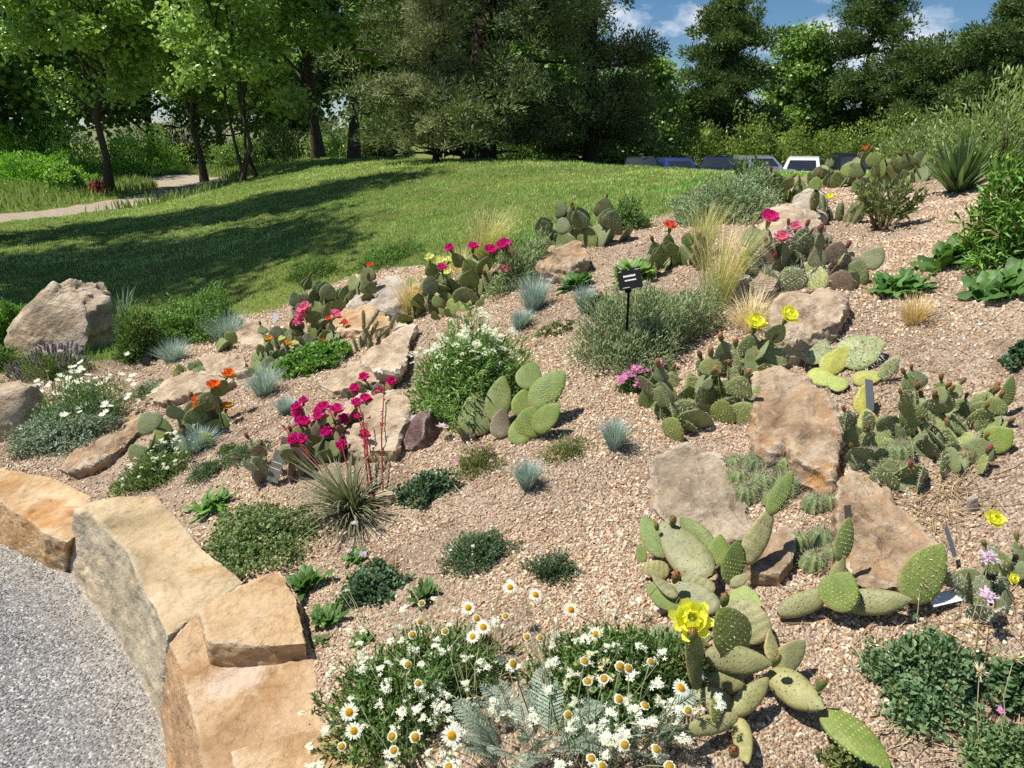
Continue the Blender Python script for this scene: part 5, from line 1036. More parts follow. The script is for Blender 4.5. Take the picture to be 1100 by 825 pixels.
pear('small dark cactus on the gravel slope below the feather grass', 705, 284, 24, 24, ['dark'], 64, 4, 15)

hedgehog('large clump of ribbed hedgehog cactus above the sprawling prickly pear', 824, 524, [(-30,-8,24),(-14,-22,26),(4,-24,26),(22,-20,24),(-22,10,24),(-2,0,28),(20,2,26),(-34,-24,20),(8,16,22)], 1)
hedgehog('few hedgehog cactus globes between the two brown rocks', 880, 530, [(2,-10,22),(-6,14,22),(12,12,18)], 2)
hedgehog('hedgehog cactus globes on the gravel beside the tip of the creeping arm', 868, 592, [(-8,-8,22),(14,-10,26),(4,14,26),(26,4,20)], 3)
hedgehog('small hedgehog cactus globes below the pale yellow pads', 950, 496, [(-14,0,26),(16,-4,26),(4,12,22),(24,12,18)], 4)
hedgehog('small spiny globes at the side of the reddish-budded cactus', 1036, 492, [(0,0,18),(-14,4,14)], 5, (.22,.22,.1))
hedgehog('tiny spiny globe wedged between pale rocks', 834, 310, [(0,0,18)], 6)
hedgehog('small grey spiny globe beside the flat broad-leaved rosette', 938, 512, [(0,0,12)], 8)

# ------------------------------------------------------------------ blue fescues and other grasses
for a in (('blue fescue tuft with a small pad in front, largest of the blue grasses',243,366,50,34,1),('blue fescue tuft beside the dark green bush',187,388,42,26,2),('blue fescue tuft casting shade beside a small dark peg',285,424,44,34,3),
          ('blue fescue tuft below the orange cactus flowers',214,482,46,28,4),('small pale fescue tuft alone on the gravel above the cerise cactus',307,444,24,20,5),('blue fescue tuft beside the grey-green mound in mid bed',574,334,40,42,6),
          ('small upright blue fescue on open gravel nearest the broad grey slab',660,482,28,36,7),('small blue fescue on open gravel nearest the mauve-flowered mat',567,524,28,34,8),('thin blue fescue beside the wrinkled dark rosette',628,336,20,32,9),('fescue tuft at the foot of the white-flowered bush',560,352,26,22,10)):
    fescue(*a)
tuft('feather_grass','tall pale feather grass with arching plumes at the lawn edge','grass',516,282,78,66,560,.0022,(.24,.30,.09),(.44,.42,.18),11,(.62,.56,.30),'feather grass clumps',.55,.9,7,.25,LEAFDRY,(.25,0))
tuft('feather_grass','straw-coloured collapsed feather grass under the tall plumes','grass',494,290,70,26,240,.0020,(.50,.38,.18),(.66,.54,.30),12,(.66,.55,.33),'feather grass clumps',1.2,1.2,6,.3,LEAFDRY)
tuft('feather_grass','green and straw feather grass beside the grey-green shrub','grass',768,330,96,104,330,.0020,(.26,.32,.10),(.46,.42,.18),13,(.58,.50,.26),'feather grass clumps',.55,.7,7,.3,LEAFDRY,(.12,0))
tuft('feather_grass','straw-coloured feather grass spilling over the pale rocks','grass',806,350,74,46,380,.0018,(.52,.42,.24),(.68,.58,.38),14,(.68,.58,.4),'feather grass clumps',1.2,1.1,6,.3,LEAFDRY)
tuft('feather_grass','fine green feather grass behind the orange-red cactus flower','grass',752,276,60,66,240,.0022,(.20,.30,.07),(.40,.42,.16),15,(.52,.48,.22),'feather grass clumps',.5,.7,6,.3,LEAFDRY,(.1,0))
tuft('dry_grass','small tuft of tan dry grass on the gravel','grass',981,346,50,34,300,.0022,(.42,.30,.14),(.60,.46,.25),16,(.62,.50,.30),None,1.1,.6,5,.3,LEAFDRY)
tuft('dry_grass','orange-tan grass tuft beside the grey-topped rock','grass',440,336,44,44,300,.0022,(.46,.32,.13),(.58,.44,.22),17,(.62,.5,.28),None,.8,.7,5,.3,LEAFDRY)
tuft('iris','dark strap-leaved clump behind the feather grass','plant',524,270,60,48,44,.010,(.08,.14,.05),(.14,.22,.08),18,None,None,.5,.25,4,.4)
tuft('iris','blue-green strap leaves behind the large pointed boulder','plant',134,346,40,38,30,.014,(.16,.24,.18),(.26,.36,.26),19,None,None,.8,.7,5,.3)
tuft('yucca','dark green yucca with stiff sword leaves beside the leafy shrub','yucca',1028,206,100,58,95,.042,(.035,.08,.025),(.09,.15,.055),20,(.10,.16,.06),None,1.45,.25,5,.12)

# red yucca-like plant with flower spikes
root = tuft('red_yucca','narrow-leaved plant with tall red flower spikes and arching grey-green leaves','plant',380,548,168,34,330,.0058,(.045,.07,.03),(.14,.17,.09),21,(.22,.22,.14),None,1.4,1.25,8,.12,LEAFDRY,(-.35,0))
def spikes():
    r = rs(5); g = np.array(root.location)
    for x, y, x2, y2 in ((384,535,352,452),(404,525,378,442),(412,520,413,434),(398,532,390,462),(370,540,304,478),(402,515,394,474)):
        b = pull(x, 545, .02); t = pull(x2, y2-20, .30); mb = MB(); md = (b+t)/2+[r.normal(0, .01), 0, .015]; pts = [b-g, md-g, t-g]
        tube(mb, pts, [.0032, .0028, .002], (.22, .035, .035), 5)
        n = 17; s = .5+.5*r.rand(n); P = np.where(s[:, None] < .5, pts[0]+(pts[1]-pts[0])*s[:, None]*2, pts[1]+(pts[2]-pts[1])*(s[:, None]*2-1)); d = nrm(nrm(pts[2]-pts[1])+r.normal(0, .8, (n, 3)))
        scatter(mb, (LEAF[0]*[1, 1, 3], LEAF[1]), P, d, rdir(r, n), np.c_[np.full(n, .008), .012+.009*r.rand(n), np.full(n, .008)], mixc(r, n, (.48, .035, .06), (.62, .10, .12)))
        mb.build('flower_spike', PETAL, root)
spikes()

# ------------------------------------------------------------------ mounds, bushes and flowers of the bed
TH = 'low cushion plants on the gravel'
def mound_with(label, cx, cy, wpx, h, n, leaf, c1, c2, seed, fl=None, nf=0, fs=.02, name='cushion_plant', cat='plant', group=TH, up_f=.02, top=.35, **k):
    root, g, m, R = cushion(name, label, cat, cx, cy, wpx, h, n, leaf, c1, c2, seed, group=group, **k)
    if fl:
        r = rs(seed+1); P, d = dome(r, nf*4, (R, R*k.get('deep', .75)), h, k.get('lumps', .25), seed, .05); P = P[d[:, 2] > top][:nf]; P[:, 2] += local_h(P, g)+up_f*r.uniform(.4, 1.3, len(P))
        blooms(root, fl, P, fs, seed+2, lambda p, r: [p[0]*.8, p[1]*.8, max(0, p[2]-up_f*2-.01)])
    return root, g, m, R
BG = ((.055, .10, .055), (.13, .20, .11))           # bluish green
DG = ((.05, .10, .03), (.12, .19, .05))
OL = ((.10, .13, .04), (.22, .24, .09))
LG = ((.10, .18, .045), (.22, .32, .10))
GG = ((.15, .20, .14), (.30, .35, .26))             # grey green
mound_with('dark green mounded cushion plant on open gravel, rounder and fuller than its neighbours', 455, 532, 66, .060, 3400, .011, *BG, 101, T=OVAL, lw=.9)
mound_with('blue-green cushion plant with a few tiny white flowers on the open gravel', 514, 598, 76, .050, 4200, .010, *BG, 102, CL_WHITE, 8, .010, lumps=.35, lw=.5)
mound_with('small dark cushion plant just above the tallest white daisies', 594, 616, 52, .034, 1700, .012, (.05,.09,.05), (.12,.17,.10), 103, lw=.35, lumps=.5)
mound_with('bluish cushion plant with drooping tips between two dark rosettes', 402, 632, 68, .055, 3200, .013, *BG, 104, T=OVAL, lumps=.4)
mound_with('olive cushion plant with a few mauve flowers below the dotted round pads', 514, 500, 54, .045, 2200, .010, *OL, 105, CL_PINK, 5, .018, lumps=.35, lw=.4)
mound_with('small olive cushion with one mauve flower on open gravel', 608, 486, 46, .030, 1300, .010, *OL, 106, CL_PINK, 1, .014, lumps=.4, lw=.45)
mound_with('grey-green creeping mat on the gravel beside the bronze plant label', 266, 488, 48, .035, 1700, .010, *BG, 107, lumps=.4, lw=.5)
mound_with('small bluish cushion below the creeping mat near the bronze plant label', 222, 508, 44, .035, 1500, .010, *BG, 108, CL_WHITE, 3, .008, lumps=.35, lw=.5)
mound_with('broad light green creeping herb mat behind the stone edging', 272, 584, 128, .075, 8500, .011, (.08,.13,.045), (.22,.28,.12), 109, T=OVAL, lumps=.45, rand=.7, deep=.8)
mound_with('green cushion plant with small white flowers below the orange cactus flowers', 162, 514, 74, .075, 3600, .016, (.07,.13,.04), (.18,.25,.08), 110, CL_WHITE, 26, .019, lumps=.4, lw=.4)
mound_with('spreading white flower mat under the orange cactus flowers', 196, 478, 56, .035, 900, .012, *DG, 111, CL_WHITE, 60, .027, lumps=.4, top=.1)
mound_with('bright green leafy mat beside a pale tag stuck in the gravel', 338, 392, 82, .085, 4200, .022, (.07,.17,.03), (.18,.32,.07), 112, T=OVAL, lumps=.35)
mound_with('small grey-green mat beside the flat pale slab', 160, 424, 46, .05, 1300, .016, *GG, 113, lumps=.4, lw=.5)
mound_with('low mat with pale pink flowers on the open slope', 598, 354, 38, .022, 700, .011, *OL, 114, CL_PALEPINK, 16, .022, lumps=.4)
mound_with('mauve-flowered mat beside the yellow-flowered cactus', 690, 412, 54, .045, 1500, .013, *DG, 115, CL_PINK, 26, .040, lumps=.4, top=.2)
mound_with('small pale pink flowers beside the grey-green shrub', 640, 328, 34, .05, 700, .014, *OL, 116, CL_PALEPINK, 8, .024, lumps=.4)
mound_with('feathery dark green mound with cut leaves and dry seed heads', 1003, 738, 122, .075, 4600, .017, (.07,.13,.06), (.20,.29,.15), 117, lumps=.4, rand=.9, lw=.6)
mound_with('dark cut-leaved mound at the bottom corner of the bed', 1078, 822, 90, .06, 3400, .015, (.08,.14,.05), (.20,.28,.13), 118, lumps=.4, rand=.9, lw=.6)
mound_with('dark leafy mound partly out of frame beside the feathery mound', 1104, 746, 60, .07, 2400, .016, (.05,.10,.045), (.13,.20,.09), 119, T=OVAL, lumps=.35, rand=.8)
mound_with('dark bluish leafy plant at the frame edge on the upper gravel', 1098, 386, 32, .06, 900, .016, (.04,.09,.05), (.10,.17,.10), 120, T=OVAL)
mound_with('small dark fleshy plant under the bright green mat', 244, 484, 22, .02, 300, .009, *DG, 121)
mound_with('wispy little weed on the gravel in the foreground corner', 905, 822, 40, .03, 240, .014, *OL, 122, lumps=.5)

# dry seed heads above the feathery mound
def seed_heads():
    root = empty('seed_head_stems', G(1010, 760), 'thin pale stems with dry seed heads and a mauve flower above the feathery mound', 'plant'); g = np.array(root.location); r = rs(8); mb = MB()
    head = MB(); n = 40; P = np.zeros((n, 3)); blades(head, r, P, r.rand(n)*6.28, r.rand(n)*1.7, .4+.2*r.rand(n), np.full(n, .07), r.normal(0, .4, n), mixc(r, n, (.45,.36,.25), (.66,.58,.44)), 2); hm = head.mesh('seed_head', LEAFDRY)
    for i, (x, y, t, x0, y0, t0) in enumerate(((989,628,.10,986,694,.05),(1040,672,.16,1024,744,.03),(1052,722,.13,1052,800,.02),(1089,708,.14,1082,800,.02),(1064,600,.16,1040,680,.03),(1058,640,.14,1050,690,.02),(1074,763,.12,1078,824,.02))):
        p, q = pull(x, y, t), pull(x0, y0, t0); mb = MB(); tube(mb, [q-g, (p+q)/2-g+r.normal(0, .006, 3), p-g], [.0013, .0011, .0009], (.30,.27,.15), 4); mb.build('flower_stem', STEM, root)
        me = (CL_LILAC[0] if i in (4, 5) else CL_PINK[0] if i == 6 else hm); s = {4: .05, 5: .045, 6: .02}.get(i, .042)
        place('flower_head' if i in (4, 5, 6) else 'seed_head', me, root, p-g, np.cross([0, -.3, 1], nrm(r.normal(size=3))), nrm(np.array([0, -.3, 1.])), s, s, s)
seed_heads()

# rosettes
RS = [('dark green strap-leaved rosette just behind the stone edging',228,548,62,.07,26,(.05,.13,.02),(.12,.24,.04),201,.22),('dark crumpled rosette beside the stepped sandstone block, upper of two',326,634,54,.07,26,(.04,.10,.02),(.11,.20,.045),202,.45),
      ('dark crumpled rosette beside the stepped sandstone block, lower of two',350,668,46,.05,20,(.04,.10,.02),(.11,.20,.045),203,.45),('tiny leafy rosette with pale mauve flowers below the red-spiked plant',380,602,34,.035,14,(.05,.12,.03),(.13,.22,.06),204,.45),
      ('small dark rosette above the white-flowered clump',456,642,38,.055,16,(.04,.09,.02),(.11,.18,.05),205,.42),('small leafy rosette among the small white flowers',388,690,34,.03,14,(.06,.12,.03),(.14,.22,.06),206,.45),
      ('small leafy sprig at the edge of the stepped block',345,690,26,.02,10,(.06,.11,.03),(.14,.2,.06),207,.4),('dark wrinkled rosette on the open slope left of the black plant sign',618,310,52,.09,30,(.03,.09,.02),(.08,.17,.04),208,.42),
      ('bright green rosette behind the black plant sign',678,300,60,.10,34,(.07,.15,.03),(.17,.28,.07),209,.4),('broad dark rosette beside the tan grass tuft',966,312,74,.08,34,(.04,.11,.02),(.10,.20,.05),210,.5),
      ('broad leaved plant at the foot of the leafy shrub',1028,282,76,.12,30,(.04,.10,.02),(.10,.19,.045),211,.62),('heart-leaved plant below the leafy shrub at the frame edge',1078,314,78,.10,30,(.05,.12,.03),(.12,.22,.06),212,.65),
      ('yellow-green small-leaved sprig at the base of the red-spiked plant',376,546,26,.05,12,(.16,.34,.03),(.26,.46,.06),213,.6)]
for lb, x, y, w, h, n, c1, c2, s, lw in RS: rosette('leafy_rosette', lb, x, y, w, h, n, c1, c2, s, lw=lw)
def thrift():
    root = [o for o in COL.objects if o.get('label', '').startswith('tiny leafy rosette with pale mauve')][0]; g = np.array(root.location)
    P = [pull(x, y, t)-g for x, y, t in ((381,562,.13),(371,573,.10),(375,592,.05),(390,596,.03))]; blooms(root, CL_LILAC, P, .026, 4, lambda p, r: [p[0]*.6, p[1]*.4, 0])
    root = empty('thrift', G(455, 470), 'two pale lilac flower heads in front of the dark purplish rock', 'flower'); g = np.array(root.location)
    P = [pull(x, y, t)-g for x, y, t in ((446,449,.14),(475,459,.10),(421,462,.09))]; blooms(root, CL_LILAC, P, .045, 5, lambda p, r: [p[0]*.8, p[1]*.5, -.03])
    mb = MB(); n = 60; r = rs(4); blades(mb, r, np.c_[r.normal(0, .03, n), r.normal(0, .02, n), np.full(n, -.01)], r.rand(n)*6.28, .2+.5*r.rand(n), .03+.03*r.rand(n), np.full(n, .003), .5*r.rand(n), mixc(r, n, (.10,.14,.06), (.2,.24,.12)), 3); mb.build('foliage', LEAFM, root)
thrift()

# larger bushes
def bush(name, label, cat, cx, cy, wpx, h, n, leaf, c1, c2, seed, lw=.3, group=None, **k):
    return cushion(name, label, cat, cx, cy, wpx, h, n, leaf, c1, c2, seed, lw=lw, group=group, **k)
def top_flowers(root, g, R, h, meshes, nf, size, seed, deep=.75, lumps=.2, cseed=0, top=.35, up=.03, region=None, stemlen=.8):
    r = rs(seed); P, d = dome(r, nf*8, (R, R*deep), h, lumps, cseed, .04); k = d[:, 2] > top
    if region is not None: k &= region(d)
    P = P[k][:nf]; P[:, 2] += local_h(P, g)+up*r.uniform(.2, 1.2, len(P))
    blooms(root, meshes, P, size, seed+1, lambda p, r: [p[0]*stemlen, p[1]*stemlen, max(0, p[2]*.55)])
root, g, m, R = bush('yarrow_bush','large bright green bush topped with flat white flower clusters in mid bed','bush',504,432,112,.265,8200,.038,(.10,.20,.05),(.28,.40,.14),301,lw=.14,rand=.65,up=.7,lumps=.4,deep=.8)
top_flowers(root, g, R, .265, CL_YARROW, 78, .040, 302, .8, .4, 301, .4, .06, lambda d: d[:, 1]*.5+d[:, 2] > .35)
root, g, m, R = bush('lavender_shrub','broad grey-green shrub with fine upright leaves under the black plant sign','bush',692,374,150,.20,9500,.034,(.15,.21,.11),(.37,.42,.26),303,lw=.12,mat=LEAFDRY,rand=.45,up=.9,lumps=.25,deep=.75)
bush('grey_green_shrub','grey-green fine-leaved mound behind the mid-bed blue fescue','bush',562,304,62,.19,3600,.036,(.17,.24,.12),(.36,.43,.25),304,lw=.13,mat=LEAFDRY,rand=.5,up=.8)
bush('artemisia','soft grey-green shrub at the lawn edge in front of the cars','bush',772,236,108,.20,5600,.042,(.17,.25,.14),(.36,.44,.28),305,lw=.16,mat=LEAFDRY,rand=.6,up=.7,lumps=.4)
bush('artemisia','smaller grey-green shrub beside the tall cactus clumps','bush',806,218,44,.20,2200,.042,(.17,.25,.14),(.36,.44,.28),306,lw=.16,mat=LEAFDRY,rand=.6,up=.7,lumps=.4)
bush('leafy_plant','low green plant at the lawn edge beside the dull cactus clump','bush',672,244,40,.14,2200,.03,(.09,.17,.05),(.2,.3,.1),307,lw=.25)
bush('green_mound','soft green weedy mound at the lawn edge behind the dark grey cactus','plant',412,284,84,.12,4200,.034,(.09,.18,.04),(.2,.32,.09),308,lw=.12,rand=.4,up=1.)
bush('green_mound','low leafy green strip between the dark grey cactus and the lawn','plant',335,296,70,.08,2600,.034,(.09,.17,.04),(.19,.29,.09),309,lw=.12,rand=.4,up=1.)
root, g, m, R = bush('leafy_shrub','dense bright green leafy shrub on the gravel at the frame edge','bush',1092,266,88,.28,5000,.065,(.06,.15,.025),(.19,.32,.06),310,lw=.15,rand=.8,up=.5,lumps=.5,deep=.9)
root, g, m, R = bush('dark_bush','dark small-leaved bush with brown flower heads beside the large boulder','bush',152,384,54,.28,5200,.022,(.05,.11,.025),(.14,.22,.06),311,lw=.4,lumps=.35)
bush('leafy_bush','mid green leafy bush beside the shaded lawn, left of a blue fescue','bush',208,362,92,.26,8200,.034,(.08,.17,.035),(.19,.32,.09),312,lw=.25,up=.8,lumps=.35)
bush('leafy_bush','bright green leafy plant behind the large pointed boulder at the frame edge','bush',10,362,76,.22,4600,.035,(.08,.18,.03),(.18,.33,.08),313,lw=.4,lumps=.3)
bush('leafy_bush','low green plant below the bright leafy plant at the frame edge','bush',4,396,36,.13,1600,.03,(.09,.16,.05),(.2,.28,.1),314,lw=.3)
root, g, m, R = bush('lavender','low lavender with purple flower spikes in front of the large pointed boulder','plant',54,402,76,.12,3600,.028,(.10,.15,.05),(.2,.26,.1),315,lw=.12,up=1.1,rand=.35)
def lavender_spikes(root, g, R):
    r = rs(9); n = 90; P, d = dome(r, n, (R, R*.75), .14, .2, 3, .05); P[:, 2] += local_h(P, g); mb = MB(); D = nrm(d+[0, 0, 1.4])
    Z = np.zeros((8, 3)); up = np.tile([0, 0, 1.], (8, 1))
    for k in range(8): scatter(mb, LEAF, Z+[0, 0, .005*k], nrm(r.normal(0, .6, (8, 3))+[0, 0, .8]), rdir(r, 8), np.full(8, .009), mixc(r, 8, (.28,.22,.42), (.42,.36,.55)))
    tube(mb, [[0, 0, -.05], [0, 0, .035]], .001, (.16, .2, .1), 4); me = mb.mesh('flower_spike', PETAL)
    for p, d_ in zip(P[:84], D): place('flower_spike', me, root, p, np.cross(d_, nrm(r.normal(size=3))), d_, 1, 1, r.uniform(.8, 1.3))
lavender_spikes(root, g, R)

def stem_shrub(label, cx, cy, wpx, hpx, ns, seed, c1, c2, stemc=(.22, .16, .10), leaf=.03):
    """upright thin stems set with narrow upward leaves"""
    r = rs(seed); g = G(cx, cy); m = mpp(g); R = wpx*m/2; H = hpx*m; root = empty('stem_shrub', g, label, 'bush'); st = MB(); lf = MB()
    for i in range(ns):
        a = r.rand()*6.28; q = math.sqrt(r.rand()); b = np.array([.2*R*q*math.cos(a), .2*R*q*math.sin(a), 0]); e = np.array([R*q*math.cos(a), R*.7*q*math.sin(a), H*r.uniform(.6, 1.05)*(1-.3*q*q)]); b[2] = local_h(b[None], g)[0]-.01
        p = limb_path(r, b, e, 6, .06); tube(st, p, np.linspace(.0045, .0015, 6), A(*stemc)*r.uniform(.7, 1.2), 4); n = 26; s = .3+.7*r.rand(n); f = s*5; u = np.minimum(4, f.astype(int)); P = p[u]+(p[u+1]-p[u])*(f-u)[:, None]; D = nrm(nrm(e-b)+r.normal(0, .55, (n, 3)))
        scatter(lf, LEAF, P, D, rdir(r, n), np.c_[np.full(n, leaf*.28), leaf*(.7+.6*r.rand(n)), np.full(n, leaf*.5)], mixc(r, n, c1, c2))
    st.build('stem', STEM, root); lf.build('foliage', LEAFM, root)
stem_shrub('thin-stemmed shrub with narrow upward leaves beside the yellow-topped columnar cactus', 948, 246, 80, 54, 30, 71, (.10, .13, .05), (.22, .25, .11), leaf=.05)
stem_shrub('sparse thin-stemmed shrub at the lawn edge between the grey-green shrubs', 800, 214, 36, 46, 16, 72, (.07, .12, .05), (.16, .22, .09), leaf=.06)
# white daisies over grey foliage, beside the rounded boulder
root, g, m, R = cushion('shrubby_daisy','grey feathery-leaved plant covered with white daisies beside the rounded boulder','flower plant',72,472,110,.12,6500,.030,(.14,.19,.14),(.32,.38,.30),320,lw=.22,lumps=.4,deep=.6,mat=LEAFDRY,rand=.6)
def white_daisies():
    r = rs(3); P = []
    for i in range(80):
        x, y = 90+r.normal(0, 27), 408+r.normal(0, 14)
        if y > 440: continue
        P.append(pull(x, y+10, .38+r.normal(0, .03)))
    for i in range(16): P.append(pull(30+r.normal(0, 22), 425+r.normal(0, 14), .2+r.normal(0, .03)))
    blooms(root, MARG, [p-g for p in P[:96]], .036, 5, lambda p, r: [p[0]*.6, p[1]*.6, max(0., p[2]*.3)], sr=.0013)
white_daisies()
mb = MB(); r = rs(6); D_, d_ = dome(r, 3600, (R*.9, R*.6), .26, .2, 9); D_ = D_[D_[:, 2] > .02]; D_[:, 2] += local_h(D_, g); n = len(D_)
scatter(mb, LEAF, D_+[.04, .10, 0], nrm(d_[:n]+[0, 0, 1]+r.normal(0, .5, (n, 3))), rdir(r, n), np.c_[np.full(n, .006), np.full(n, .028), np.full(n, .02)], mixc(r, n, (.08,.15,.05), (.2,.28,.12))); mb.build('foliage', LEAFM, root)

# ------------------------------------------------------------------ the near daisies and small white flowers at the bottom
DF = ((.05, .11, .025), (.17, .25, .085))
def clump_white(label, cx, cy, w, h, n, seed, nfl, spread):
    root, g, m, R = cushion('candytuft', label, 'flower plant', cx, cy, w, h, n, .032, *DF, seed, lw=.18, up=.9, rand=.7, lumps=.5, deep=.85)
    r = rs(seed); P = []
    for i in range(nfl):
        x, y = cx+r.normal(0, spread[0]), cy-10+r.normal(0, spread[1]); P.append(pull(x, min(y, 822), .08+.13*r.rand())-g)
    blooms(root, CL_WHITE, P, .027, seed+1, lambda p, r: [p[0]*.7, p[1]*.7, max(-.02, p[2]*.4)], sr=.0009)
    return root
clump_white('near dark green clump dotted with small white flower clusters, next to the stone edging', 440, 758, 170, .11, 6000, 331, 98, (55, 52))
clump_white('near dark green clump with small white flowers beside the big sprawling cactus', 655, 750, 165, .11, 6000, 332, 96, (50, 50))
mound_with('pale cream spent flower heads in the middle of the near clump', 632, 762, 60, .12, 700, .02, *DF, 333, CL_CREAM, 22, .024, name='candytuft', cat='flower plant', group=None)
def daisy_meshes():
    r = rs(12); fresh = []
    for sd in (1, 2):
        r = rs(sd*7); mb = MB(); petal_ring(mb, r, 19, .5, .125, .10, .02, WHITE, WHITE, 0, .15, droop=.15); fresh.append(mb.mesh('flower', PETAL))
    rim = []
    for sd in (3, 4):
        r = rs(sd*7); mb = MB(); petal_ring(mb, r, 18, .38, .13, .0, .02, (.80,.80,.72), WHITE, 0, .2, droop=.22); rim.append(mb.mesh('flower', PETAL))
    def disc(q, c, h):
        mb = MB(); r = rs(5); lathe(mb, [(q*.7, -.02), (q, .02), (q*.93, .06*h), (q*.7, .11*h), (q*.35, .135*h), (0, .14*h)], c, 16)
        n = 150; a = np.arange(n)*2.39996; t = np.sqrt((np.arange(n)+.5)/n); P = np.c_[q*t*np.cos(a), q*t*np.sin(a), .14*h*(1-t**2.6)+.015]
        scatter(mb, LEAF, P, nrm(P+[0, 0, .7]), rdir(r, n), np.full(n, .05), mixc(r, n, c, A(*c)*.75)); return mb.mesh('disc', PETAL)
    return fresh, rim, disc(.21, (.80, .52, .03), 1.0), disc(.275, (.60, .40, .05), 1.0)
FR, RM, DF1, DF2 = daisy_meshes()
def near_daisies():
    fresh = [(548,631),(575,639),(613,655),(640,681),(503,653),(519,674),(508,684),(375,765),(380,785),(485,790),(731,739)]
    rim = [(512,664),(543,662),(566,684),(580,685),(551,713),(451,668),(443,682),(453,648),(438,714),(449,734),(478,678),(628,710),(631,732),(649,729),(666,716),(675,718),(699,711),(665,751),(693,758),(610,768),(671,800),(705,805),(635,815),(647,823),(739,763),(367,802),(446,792),(423,806),(482,824),(719,823),(421,791)]
    root = empty('tall_daisies', G(560, 770), 'near group of white daisies with yellow centres on tall thin stems', 'flower plant'); g = np.array(root.location); r = rs(19); mb = MB()
    for i, (x, y) in enumerate(fresh+rim):
        f = i < len(fresh); p = pull(x, y, (.20 if y < 700 else .28)+r.normal(0, .03)); d = nrm(np.array([r.normal(0, .22), -.55+r.normal(0, .2), .9])); s = (.036 if f else .026)*r.uniform(.9, 1.12)
        bx = x*.6+(.4*(455 if x < 540 else 640))+r.normal(0, 12); by = min(y+r.uniform(60, 120), 830); b = pull(bx, by, .02)
        o = place('flower', (FR if f else RM)[r.randint(2)], root, p-g, np.cross(d, nrm(r.normal(size=3))), d, s, s, s); link('disc', DF1 if f else DF2, o)
        mb = MB(); tube(mb, [b-g, (b*.4+p*.6)-g+np.array([r.normal(0, .012), r.normal(0, .008), .015]), p-g-d*.002], [.0015, .0013, .0011], A(.22, .26, .13)*r.uniform(.8, 1.2), 5); mb.build('flower_stem', STEM, root)
    # bare flowered-out stems
    for i in range(46):
        x, y = r.choice([430, 520, 650], p=[.4, .3, .3])+r.normal(0, 55), 680+r.normal(0, 35); p = pull(x, y, .16+r.rand()*.1); b = pull(x*.7+.3*540+r.normal(0, 15), min(y+80, 830), .02)
        mb = MB(); tube(mb, [b-g, (b*.4+p*.6)-g+r.normal(0, .008, 3), p-g], [.0011, .0009, .0006], A(.26, .25, .13)*r.uniform(.7, 1.3), 4); mb.build('bare_stem', STEM, root)
near_daisies()
def fern(label, cx, cy, wpx, n, L, seed):
    r = rs(seed); g = G(cx, cy); m = mpp(g); R = wpx*m/2; root = empty('silver_fern_leaf', g, label, 'plant', 'silver ferny leaves'); mb = MB()
    for i in range(n):
        az = r.rand()*6.28; q = R*.7*math.sqrt(r.rand()); pos = np.array([q*math.cos(az), q*math.sin(az)*.6, 0]); pos[2] = local_h(pos[None], g)[0]; az = az+r.normal(0, .6); h = np.array([math.cos(az), math.sin(az), 0]); sv = np.array([-math.sin(az), math.cos(az), 0]); th = r.uniform(.1, .55); ln = L*r.uniform(.7, 1.15); K = 17; pts = []; T = []
        for k in range(K+1):
            t = h*math.sin(th)+np.array([0, 0, math.cos(th)]); pts.append(pos.copy()); T.append(t); pos = pos+t*ln/K; th += .9/K
        pts = np.array(pts); T = np.array(T); col = mixc(r, 1, (.17,.22,.18), (.33,.39,.33))[0]; tube(mb, pts, np.linspace(.0012, .0005, K+1), col*.9, 4)
        for k in range(2, K+1):
            s = k/K; w = ln*.20*(math.sin(math.pi*min(1, .12+.86*s))**.8)
            up = np.cross(T[k], sv)
            for sg in (1, -1):
                d = nrm(sv*sg+T[k]*.45-up*.12); e = pts[k]+d*w; mid_ = pts[k]+d*w*.5
                nq = 6; tt = (np.arange(nq)+1)/nq; P = pts[k]+d*w*tt[:, None]; P2 = np.repeat(P, 2, 0); dd = nrm(np.tile(d, (2*nq, 1))*.6+np.repeat(T[k][None], 2*nq, 0)*np.tile([1, -1], nq)[:, None]*.8)
                scatter(mb, QUAD, P2, dd, np.tile(up, (2*nq, 1))+r.normal(0, .3, (2*nq, 3)), np.tile(np.array([w*.13, w*.32, w*.3]), (2*nq, 1)), np.tile(col*r.uniform(.85, 1.15), (2*nq, 1)))
    mb.build('foliage', LEAFDRY, root)
fern('silver-grey ferny foliage at the bottom edge between the two near clumps', 572, 803, 140, 30, .13, 3)
fern('silver-grey ferny foliage under the daisies beside the big cactus', 684, 800, 100, 16, .12, 4)

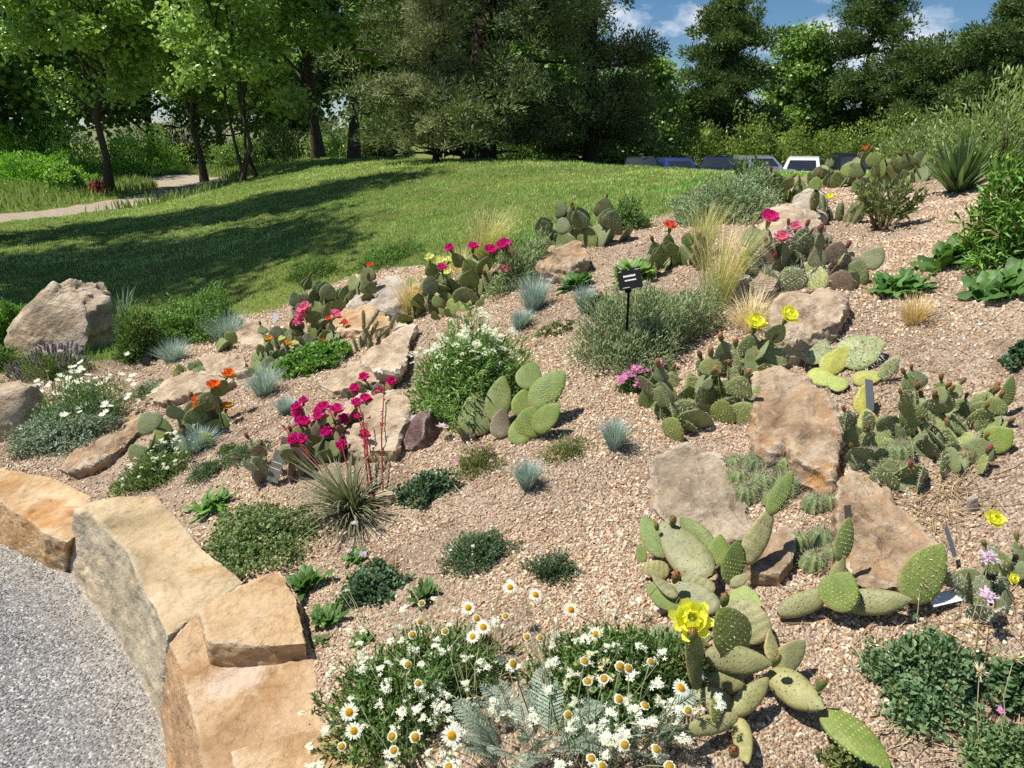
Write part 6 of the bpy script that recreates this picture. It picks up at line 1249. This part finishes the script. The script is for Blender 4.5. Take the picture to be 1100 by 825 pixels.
# ------------------------------------------------------------------ plant signs and tags
BLK = NT('black plastic'); BLK = BLK.done((.010, .010, .012), .75, None, 0, None, .12)
INK = NT('white engraving'); INK = INK.done((.75, .75, .75), .6)
WTAG = NT('white tag'); WTAG = WTAG.done((.72, .74, .76), .5)
BRZ = NT('weathered zinc'); o_ = BRZ.obj(); BRZ = BRZ.done(BRZ.ramp(BRZ.noise(40, 4, .6, o_), [(.3, (.13,.12,.085)), (.7, (.22,.20,.15))]), .5, None, 0, None, .4, .4)
GREYM = NT('grey tag'); GREYM = GREYM.done((.19, .20, .22), .45, None, 0, None, .4)
def sign():
    top = pull(675, 308, .68); foot = np.array([top[0]+.005, top[1]+.02, 0]); foot[2] = gz(foot[0], foot[1])-.05; m = mpp(top)
    root = empty('plant_sign', [foot[0], foot[1], foot[2]+.05], 'black plant sign with white lettering on a black stake in the grey-green shrub', 'sign'); o0 = np.array(root.location)
    mb = MB(); h = top[2]-foot[2]; box(mb, foot-o0+[0, 0, h/2], (.009, .006, h), (.1, .1, .1)); box(mb, top-o0+[0, .004, -.005], (.022, .010, .035), (.1, .1, .1)); mb.build('stake', BLK, root)
    mb = MB(); w, hh = 25*m, 23*m; v = []
    box(mb, (0, 0, 0), (w, hh, .003), (.1, .1, .1)); pl = mb.build('plate', BLK, root); pl.location = (top-o0+np.array([.004, 0, hh*.38])).tolist(); pl.rotation_euler = (R_(60), R_(-12), R_(-8))
    mb = MB(); r = rs(3)
    for j, (yy, ww, s) in enumerate(((.13, .52, .010), (-.08, .44, .0075))):
        x = -w*ww/2
        while x < w*ww/2:
            q = r.uniform(.003, .006); box(mb, (x+q/2, hh*yy, .0019), (q, hh*s*9, .0006), (.8, .8, .8)); x += q+.0012
    for xx, yy, ww in ((-.38, .40, .14), (.36, .40, .2), (0, .44, .05), (-.2, -.42, .3)): box(mb, (xx*w, yy*hh, .0019), (ww*w, .0016, .0006), (.8, .8, .8))
    mb.build('lettering', INK, pl)
sign()
def tagplate(name, label, px, py, w, h, ang, mat, lift, tilt=R_(70), yaw=0., stake=True, lines=0):
    p = pull(px, py, lift); m = mpp(p); g = np.array([p[0], p[1]+.01, gz(p[0], p[1]+.01)]); root = empty(name, g, label, 'plant label', 'plant labels in the bed'); mb = MB(); box(mb, (0, 0, 0), (w*m, h*m, .0015), (.5, .5, .5))
    pl = mb.build('plate', mat, root); pl.location = (p-g).tolist(); pl.rotation_euler = (tilt, ang, yaw)
    if lines:
        mb = MB()
        for k in range(lines): mb = MB(); box(mb, (0, h*m*(.12-.2*k), .0012), (w*m*.85, .0016, .0006), (.8, .8, .8)); mb.build('lettering', INK, pl)
    if stake: mb = MB(); tube(mb, [[0, 0, -.03], [p[0]-g[0], p[1]-g[1]+.004, p[2]-g[2]]], .002, (.2, .2, .2), 5); mb.build('stake', mat, root)
    return root
tagplate('plant_label', 'bronze-grey plant label with two engraved lines beside the pinkish cactus', 297, 501, 15, 34, R_(8), BRZ, .12, R_(68), R_(-25), True, 2)
tagplate('plant_label', 'slim grey tag standing among the reddish-budded cactus pads', 934, 424, 10, 34, R_(12), GREYM, .10, R_(60), R_(12))
tagplate('plant_label', 'white tag lying on the gravel beside the yellow-flowered spiny cactus', 1016, 642, 40, 14, R_(-4), WTAG, .03, R_(26), R_(14), False)
tagplate('plant_label', 'pale tag stuck in the gravel beside the bright green mat', 366, 386, 6, 14, R_(15), WTAG, .05, R_(60), R_(30))
tagplate('plant_label', 'small pale tag behind the bright pink cactus flowers', 296, 342, 6, 12, R_(10), WTAG, .08, R_(60), R_(20))
tagplate('plant_label', 'grey tag standing in front of the large flat brown slab', 911, 552, 8, 19, R_(-4), BRZ, .10, R_(75), R_(10))
tagplate('plant_label', 'small black tag in the shade of the dark bush by the boulder', 157, 390, 10, 14, R_(0), BLK, .06, R_(60), R_(-10))
tagplate('plant_label', 'thin dark tag leaning beside the yellow-flowered spiny cactus', 1021, 582, 5, 34, R_(-14), GREYM, .10, R_(70), R_(15))
tagplate('plant_label', 'small black peg beside a blue fescue casting shade', 274, 414, 8, 16, R_(0), BLK, .05, R_(55), R_(-30))
